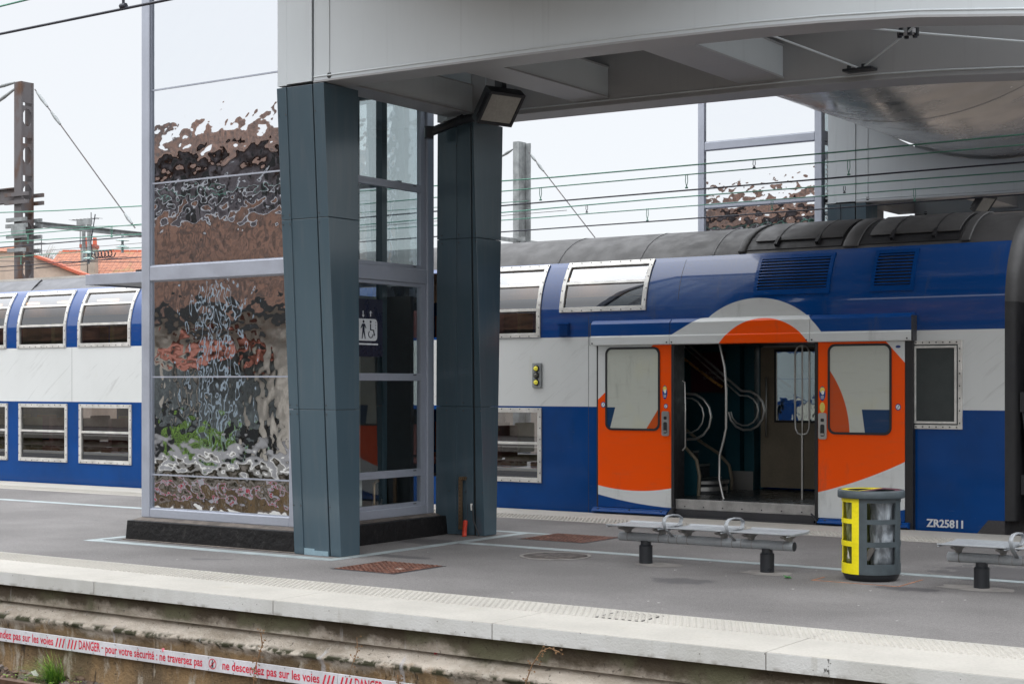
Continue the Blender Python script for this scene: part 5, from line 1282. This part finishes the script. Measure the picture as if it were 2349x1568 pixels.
wire([(-60, YB, 5.0), (-26.5, YB, zz(4.68)), (-22, YB, zz(4.66)), (-16, YB, zz(4.7))], .006, 'rust', 'very thin brown wire crossing in front of the tiled roof')
for k_, (pa, pb) in enumerate((((0, 599), (325, 601)), ((82, 614), (290, 588)), ((0, 622), (200, 606)))):
    wire([at(*pa, y=26), at(*pb, y=26)], .008, 'wire', ('thin dark feeder wire in front of the house wall, upper', 'slanting thin feeder wire in front of the tiled roof', 'lowest thin feeder wire crossing the rusty mast')[k_])
wire([(-60, 8.57, 4.75), (-30, 8.57, 4.83), (-11.1, 8.57, 4.862), (-9, 8.57, 4.872), (3, 8.57, 4.9)], .011, 'wire', 'thick dark contact wire crossing the top left corner')
wire([(-60, 8.57, 4.9), (-30, 8.57, 5.02), (-11.2, 8.57, 5.095), (-9, 8.57, 5.14), (3, 8.57, 5.2)], .008, 'green', 'thin green wire at the very top left corner')
w_ = MB(); p = at(283, 14, y=8.57); w_.tube([(p[0], 8.57, p[2] - .01), (p[0], 8.57, p[2] + .25)], .012, 6); w_.tube([(p[0] - .03, 8.57, p[2]), (p[0] + .03, 8.57, p[2])], .022, 6); w_.build('dropper', 'wire', label='black clamp on the thick wire at the top left', cat='wire hanger', group='wire droppers')
for px, py0, py1, y, mm, lab in ((1240, 460, 430, YA, 'green', 'green dropper nearest the rear blue pillar'), (1575, 432, 400, YA, 'green', 'green dropper in front of the far mirrored tower, upper'), (1947, 402, 366, YA, 'green', 'green dropper in front of the pale far girder'), (1346, 488, 470, YB, 'wire', 'black dropper right of the grey mast'), (1730, 386, 368, YA, 'wire', 'black clip between the two upper green wires'), (1485, 507, 478, YB, 'green', 'green dropper low between the masts and the far tower'), (1771, 482, 457, YB, 'green', 'green dropper low in front of the far mirrored tower'), (1937, 443, 427, YB, 'wire', 'black clip low in front of the far girder'), (2098, 462, 432, YB, 'green', 'green dropper above the train roof at right'),
        (256, 544, 519, YA, 'green', 'green dropper next to the lift tower at upper left'), (64, 558, 536, YA, 'green', 'green dropper in front of the rusty mast'), (48, 606, 586, YB, 'green', 'lower green dropper in front of the rusty mast'), (208, 594, 575, YB, 'green', 'green dropper beside the chimney')):
    a_, b_ = at(px, py0, y=y), at(px, py1, y=y); dropper(a_[0], y, a_[2], b_[2], lab, mm)
# insulators hanging at left
for px, py0, py1, lab in ((281, 535, 580, 'string of glass disc insulators hanging next to the lift tower'), (203, 566, 605, 'string of glass disc insulators hanging in front of the chimney')):
    t = thing('insulator', at(px, py1, y=YB + .6), lab, 'insulator', 'insulators')
    a = MB(); p, q = Vector(at(px, py0, y=YB + .6)), Vector(at(px, py1, y=YB + .6)); a.tube([p, q], .03, 8); a.build('core', 'galv', t)
    a = MB()
    for s_ in (.35, .7): c_ = p.lerp(q, s_); a.lathe([(.03, .05), (.15, .0), (.16, -.01), (.03, -.02)], c_, 20)
    a.split('glass_disc', 'plate', t)
a = MB(); p = Vector(at(235, 583, y=YB)); 
a.tube([(p.x - .35 + .7 * i / 40, YB + .09 * math.cos(i * .95), p.z + .09 * math.sin(i * .95)) for i in range(41)], .013, 6)
a.tube([tuple(p + Vector((-.35, 0, .0))), tuple(p + Vector((-.4, 0, .3))), tuple(p + Vector((-.25, 0, .95)))], .013, 6)
a.build('coiled_jumper', 'wire', label='coiled black jumper cable hanging between the wires at left', cat='cable')

def mast(label, x, y, zt, wX, wY, mat, group=None):
    t = thing('catenary_mast', (x, y, -1), label, 'mast', group)
    a = MB(); fw = .05
    for y_ in (y - wY / 2, y + wY / 2 - fw): a.box(x - wX / 2, x + wX / 2, y_, y_ + fw, -1, zt)
    a.split('flange', mat, t)
    b = MB(); z = zt - .02; k = 0
    xx = x + wX / 2 - .03; Y0, Y1 = y - wY / 2 + fw, y + wY / 2 - fw
    b.box(xx, xx + .02, Y0, Y1, zt - .55, zt); z = zt - .55
    while z > 0:                                   # plate with octagonal holes and slots
        b.box(xx, xx + .02, Y0, Y1, z - .16, z - .08)
        for sg_ in (0, 1):
            ya, yb_ = (Y0, Y0 + .05) if sg_ == 0 else (Y1, Y1 - .05); yc_ = (Y0 + .015) if sg_ == 0 else (Y1 - .015)
            b.ext([(ya, z - .16), (yb_ + (.05 if sg_ == 0 else -.05), z - .16), (yc_, z - .28), (yc_, z - .5), (yb_ + (.05 if sg_ == 0 else -.05), z - .62), (ya, z - .62)][::1], 'x', xx, xx + .02)
        b.box(xx, xx + .02, Y0, Y1, z - .92, z - .62)
        z -= 1.0
    b.split('web_plate', mat, t)
    return t
pm = at(55, 400, y=27.2); zt = at(55, 190, y=27.2)[2]
ms = mast('tall rusty perforated steel mast at the far left beyond the train', pm[0], 27.2, zt, .30, .40, 'rust')
for py, w2 in ((444, .95), (462, .95), (502, .8), (516, .85), (540, .8), (572, .7)):
    z = at(55, py, y=26.95)[2]; a = MB(); a.box(pm[0] - w2 / 2, pm[0] + w2 / 2, 26.93, 26.99, z - .05, z + .05); a.box(pm[0] - w2 / 2, pm[0] + w2 / 2, 27.42, 27.48, z - .05, z + .05); a.split('clamp', 'galv' if py > 500 else 'rust', ms)
z = at(60, 524, y=26.9)[2]; a = MB(); a.box(pm[0] - .1, pm[0] + .42, 26.86, 26.92, z - .13, z + .12); a.build('clamp', 'galv', ms)
a = MB(); z = at(10, 452, y=27.2)[2]; a.box(pm[0] - 3, pm[0] - .2, 27.1, 27.13, z - .17, z + .17); a.box(pm[0] - 3, pm[0] - .2, 27.02, 27.22, z + .17, z + .2); a.box(pm[0] - 3, pm[0] - .2, 27.02, 27.22, z - .2, z - .17); a.build('bracket_arm', 'rust', ms)
z = at(86, 513, y=27.4)[2]; a = MB(); a.box(pm[0] + .2, pm[0] + .23, 27.4, 50, z - .05, z + .05); a.box(pm[0] + .14, pm[0] + .29, 27.4, 50, z + .05, z + .07); a.box(pm[0] + .14, pm[0] + .29, 27.4, 50, z - .07, z - .05); a.build('cross_arm', 'galv', ms)
# second hanging steel post on that arm
a = thing('hanging_post', at(195, 560, y=34), 'galvanised twin channel post hanging from the cross arm in front of the chimney', 'post')
h = MB(); p0 = at(195, 515, y=34); p1 = at(195, 600, y=34)
for dx in (-.16, .1): h.box(p0[0] + dx, p0[0] + dx + .07, 34, 34.1, p1[2], p0[2])
h.box(p0[0] - .35, p0[0] + .35, 33.95, 34.0, p0[2] - .02, p0[2] + .16); h.split('channel', 'galv', a)
p2 = at(1197, 440, y=40); zt2 = at(1197, 326, y=40)[2]
m2 = thing('catenary_mast', (p2[0], 40, -1), 'weathered grey steel mast rising behind the train beside the rear blue pillar', 'mast')
a = MB(); a.box(p2[0] - .19, p2[0] + .02, 39.8, 39.86, -1, zt2); a.box(p2[0] + .0, p2[0] + .03, 39.86, 40.2, -1, zt2); a.box(p2[0] + .05, p2[0] + .2, 40.15, 40.2, -1, zt2 - .03); a.build('column', 'galv', m2)
z = at(1197, 548, y=39.7)[2]; a = MB(); a.box(p2[0] - .3, p2[0] + .3, 39.7, 39.76, z - .06, z + .06); a.box(p2[0] - .02, p2[0] + .02, 38.6, 52, z - .1, z + .02); a.build('cross_arm', 'galv', m2)
def guy(p, q, label, ins):
    t = thing('guy_wire', p, label, 'guy wire'); a = MB(); a.tube([p, q], .016, 6); a.build('rod', 'rust', t)
    P, Q = Vector(p), Vector(q); a = MB()
    for u, v_ in ins: a.tube([P.lerp(Q, u), P.lerp(Q, (u + v_) / 2), P.lerp(Q, v_)], [.03, .05, .03], 8)
    a.split('turnbuckle', 'galv', t)
guy(at(80, 205, y=27.2), at(310, 523, y=27.6), 'long slanting guy wire from the top of the rusty mast to the lift tower', ((.02, .13), (.17, .26), (.9, .97)))
guy(at(1214, 350, y=40), at(1365, 545, y=40.2), 'slanting guy wire from the grey mast down to the train roof', ((.02, .1), (.12, .22)))
guy(at(1184, 338, y=39.9), at(1120, 378, y=39.9), 'short guy wire left of the grey mast top', ((.15, .5),))
guy(at(33, 190, y=27.1), at(-60, 215, y=27.1), 'chain stay leaving the rusty mast top to the left, upper', ((.0, .5),))
guy(at(33, 205, y=27.1), at(-60, 275, y=27.1), 'chain stay leaving the rusty mast top to the left, lower', ((.0, .5),))

# ------------------------------------------------------------------ houses beyond
YH = 60
def P(px, py, y=YH): return at(px, py, y=y)
FW, RT = Vector((-math.sin(A), math.cos(A), 0)), Vector((math.cos(A), math.sin(A), 0))
def Q(px, py, d):                      # a point seen at that spot from the platform, d metres in front
    return Vector((0, 0, 1.9)) + FW * d + RT * (d * (px - cA[0]) / cA[2]) + Vector((0, 0, d * (cA[1] - py) / cA[2]))
HB = Matrix(((RT.x, FW.x, 0, 0), (RT.y, FW.y, 0, 0), (0, 0, 1, 0), (0, 0, 0, 1)))   # house axes: along, away, up
def house(px, d, label):
    o = Q(px, 881, d); t = thing('house', (o.x, o.y, -1), label, 'house'); return t, Matrix.Translation((o.x, o.y, 0)) @ HB
k_ = 92 / 3632; zf = lambda py, d=92: 1.9 + d * (881 - py) / 3632
hs, HM = house(88, 92, 'pink rendered house with long red tiled roof and twin chimney stack behind the wires')
a = MB(); a.T = HM; a.box(-3, 12, 0, 10, -1, zf(640)); a.build('wall', 'plaster', hs)
a = MB(); a.T = HM; zr, ze = zf(576, 97), zf(660)
a.add([(-.2, -.4, ze), (12, -.4, ze), (12, 5, zr), (-.2, 5, zr), (-.2, 10.4, ze), (12, 10.4, ze)], [(0, 1, 2, 3), (3, 2, 5, 4)]); a.build('roof', 'tiles', hs)
a = MB(); a.T = HM
for i in range(26): a.box(i * .46, i * .46 + .4, 4.9, 5.1, zr - .06, zr + .07)
a.build('ridge_tiles', 'pot', hs)
cl, cr, zc0 = (178 - 88) * k_, (211 - 88) * k_, zf(566)
a = MB(); a.T = HM; cm = (cl + cr) / 2; a.box(cl, cm - .04, .6, 1.4, zf(640), zc0); a.box(cm + .04, cr, .6, 1.4, zf(640), zc0); a.box(cm - .04, cm + .04, .7, 1.3, zf(640), zc0); ch = a.build('chimney', 'chim', hs)
a = MB(); a.T = HM; a.box(cl - .05, cr + .05, .55, 1.45, zc0, zc0 + .2); a.build('chimney_cap', 'brick', ch)
for q in (.18, .88):
    a = MB(); a.T = HM; x = lerp(cl, cr, q); a.tube([(x, 1, zc0 + .2), (x, 1, zc0 + .62)], [.13, .11], 14); a.build('chimney_pot', 'pot', ch)
hw, HM2 = house(30, 84, 'pale pink gabled house with orange roof edge behind the rusty mast')
k2 = 84 / 3632; z2 = lambda py: zf(py, 84)
g1, g2 = (85 - 30) * k2, (182 - 30) * k2
a = MB(); a.T = HM2; a.ext([(-4, -1), (g2, -1), (g2, z2(632)), (g1, z2(592)), (-4, z2(592) - .1)], 'y', 0, 2.5); a.build('wall', 'plaster', hw)
a = MB(); a.T = HM2; a.hexa([(g1 - .1, -.25, z2(590)), (g2 + .1, -.25, z2(632)), (g2 + .1, 2.6, z2(632)), (g1 - .1, 2.6, z2(590))], [(g1 - .1, -.25, z2(584)), (g2 + .1, -.25, z2(625)), (g2 + .1, 2.6, z2(625)), (g1 - .1, 2.6, z2(584))]); a.build('verge', 'pot', hw)
hz, HM3 = house(-15, 100, 'small red hipped roof poking up at the far left edge')
a = MB(); a.T = HM3; z3 = lambda py: zf(py, 100); a.hexa([(-1, 0, z3(576)), (1.3, 0, z3(576)), (1.3, 5, z3(576)), (-1, 5, z3(576))], [(0, 2, z3(560)), (.9, 2, z3(560)), (.9, 3, z3(560)), (0, 3, z3(560))]); a.build('roof', 'tiles', hz)
a = MB(); a.T = HM3; a.box(-.9, 1.2, .2, 4.8, -1, z3(576)); a.build('wall', 'plaster', hz)
def antenna(px, py0, py1, y, w_, label):
    a = MB(); p, q = P(px, py0, y), P(px, py1, y); a.tube([q, p], .025, 6); 
    a.tube([(p[0] - w_ * .75, y, p[2] - .35), (p[0] + w_ * .3, y, p[2] - .38)], .02, 5)
    for i in range(8): xx = lerp(p[0] - w_ * .7, p[0] + w_ * .28, i / 7); a.tube([(xx, y - .3, p[2] - .36), (xx, y + .3, p[2] - .36)], .01, 4)
    a.build('television_antenna', 'dark2', label=label, cat='antenna', group='rooftop antennas')
antenna(209, 487, 560, YH + 0, 2.2, 'tall television antenna standing by the chimney pots'); antenna(184, 505, 565, YH + 2, 1.6, 'lower television antenna left of the chimney'); antenna(95, 545, 585, YH + 6, 1.0, 'small antenna on the roof ridge right of the rusty mast')
def bare_tree(px, py, y, h, label):
    t = thing('tree', (*P(px, 640, y)[:2], -1), label, 'tree', 'bare trees behind the houses')
    x = P(px, 600, y)[0]; zt_ = P(px, py, y)[2]; a = MB(); a.tube([(x, y, -1), (x, y, zt_ - h * .5)], [.3, .14], 8); a.build('trunk', 'tree', t)
    a = MB()
    for i in range(130):
        q = random.uniform(0, 6.28); s_ = random.uniform(.1, 1); b0 = Vector((x, y, zt_ - h * random.uniform(.5, .95))); e_ = b0 + Vector((math.cos(q) * h * .5 * s_, math.sin(q) * h * .4 * s_, h * .5 * random.uniform(.4, 1)))
        mdd = b0.lerp(e_, .5) + Vector((random.gauss(0, .08), random.gauss(0, .08), -.1)); a.tube([b0, mdd, e_], [.03, .018, .006], 4, cap=False)
    a.build('crown', 'tree', t)
bare_tree(97, 556, 74, 3.0, 'bare winter tree showing above the roof near the rusty mast'); bare_tree(146, 568, 76, 2.4, 'smaller bare tree behind the roof ridge left of the chimney')

# ------------------------------------------------------------------ the side of the station behind the viewer, seen in the mirror glass
op = MB(); op.box(-70, 8, -8, .8, -.15, 0, k=0); op.box(-70, 8, .0, .85, -.13, .006, k=1); op.box(-70, 8, -8, .7, -1.04, -.15, k=2); op.build('opposite_platform', ['asphalt', 'coping', 'wall'], kind='structure')
wst = thing('warning_strip', (-30, .74, -.6), 'white and red warning strip on the opposite platform wall, seen in the mirror', 'warning sign')
a = MB(); a.box(-45, 0, .71, .73, -.69, -.55, k=0)
for i in range(90): a.box(-45 + i * .5, -44.72 + i * .5, .73, .733, -.65, -.59, k=1)
a.build('board', ['stripw', 'red'], wst)
st_ = thing('station_building', (-32, -9, 0), 'beige station building with brown roofs reflected in the mirror glass', 'building')
a = MB(); a.box(-70, -12, -16, -8, 0, 4.4); a.build('wall', 'beige', st_)
a = MB(); a.hexa([(-70, -7.2, 4.2), (-12, -7.2, 4.2), (-12, -16, 4.2), (-70, -16, 4.2)], [(-70, -9.4, 7.3), (-12, -9.4, 7.3), (-12, -14, 7.3), (-70, -14, 7.3)]); a.build('roof', 'brown', st_)
a = MB(); a.box(-70, -12, -7.24, -7.1, 3.75, 4.24); a.build('gutter', 'darkw', st_)
a = MB(); a.box(-70, -12, -15, -11, 7.3, 9.6, k=0)
for i in range(14): a.box(-68 + i * 4, -66.6 + i * 4, -11, -10.97, 7.8, 9.1, k=1)
a.box(-70, -12, -11.0, -10.9, 7.5, 7.62, k=2); a.box(-70, -12, -11.0, -10.85, 8.3, 8.4, k=2); a.build('upper_wall', ['slate', 'darkw', 'signw'], st_)
a = MB(); a.hexa([(-70, -10.4, 9.5), (-12, -10.4, 9.5), (-12, -16, 9.5), (-70, -16, 9.5)], [(-70, -12.4, 10.8), (-12, -12.4, 10.8), (-12, -14, 10.8), (-70, -14, 10.8)]); a.build('upper_roof', 'brown', st_)
a = MB(); a.box(-36.3, -33.5, -8, -7.8, .5, 2.9, k=0); a.box(-39.6, -36.3, -8, -7.7, 0, .9, k=1); a.box(-36.2, -33.3, -8, -7.7, 0, .5, k=1); a.box(-38.4, -36.8, -8, -7.9, .9, 2.4, k=0); a.box(-30.5, -29.2, -8, -7.9, 0, 2.3, k=1); a.build('door', ['kiosk', 'darkw'], st_)
a = MB(); a.hexa([(-37.0, -6.6, 2.6), (-33.2, -6.6, 2.6), (-33.2, -8, 2.8), (-37.0, -8, 2.8)], [(-37.0, -6.6, 2.75), (-33.2, -6.6, 2.75), (-34, -8, 3.5), (-36.4, -8, 3.5)]); a.build('awning', 'redaw', st_)
for i, x in enumerate((-33.3, -32.4)):
    a = MB(); a.tube([(x, -5.5, 0), (x, -5.5, 4.8)], .09, 10); a.build('lamp_post', 'paleb', label=('pale blue post on the opposite platform, left one in the mirror', 'pale blue post on the opposite platform, right one in the mirror')[i], cat='post', group='posts on the opposite platform')
a = MB()
for i in range(400):
    x = random.uniform(-34.2, -31.8); z = random.uniform(0, .75); y = -5 + random.uniform(-.2, .2); s_ = .07; q = random.uniform(0, 6)
    a.add([(x, y, z), (x + s_ * math.cos(q), y, z + s_ * math.sin(q)), (x + s_ * 1.6 * math.cos(q + .5), y + .05, z + s_ * 1.6 * math.sin(q + .5)), (x + s_ * math.cos(q + 1), y, z + s_ * math.sin(q + 1))], [(0, 1, 2, 3)])
a.build('shrub', 'grass', label='yellow green shrub on the opposite platform, seen in the mirror glass', cat='shrub')
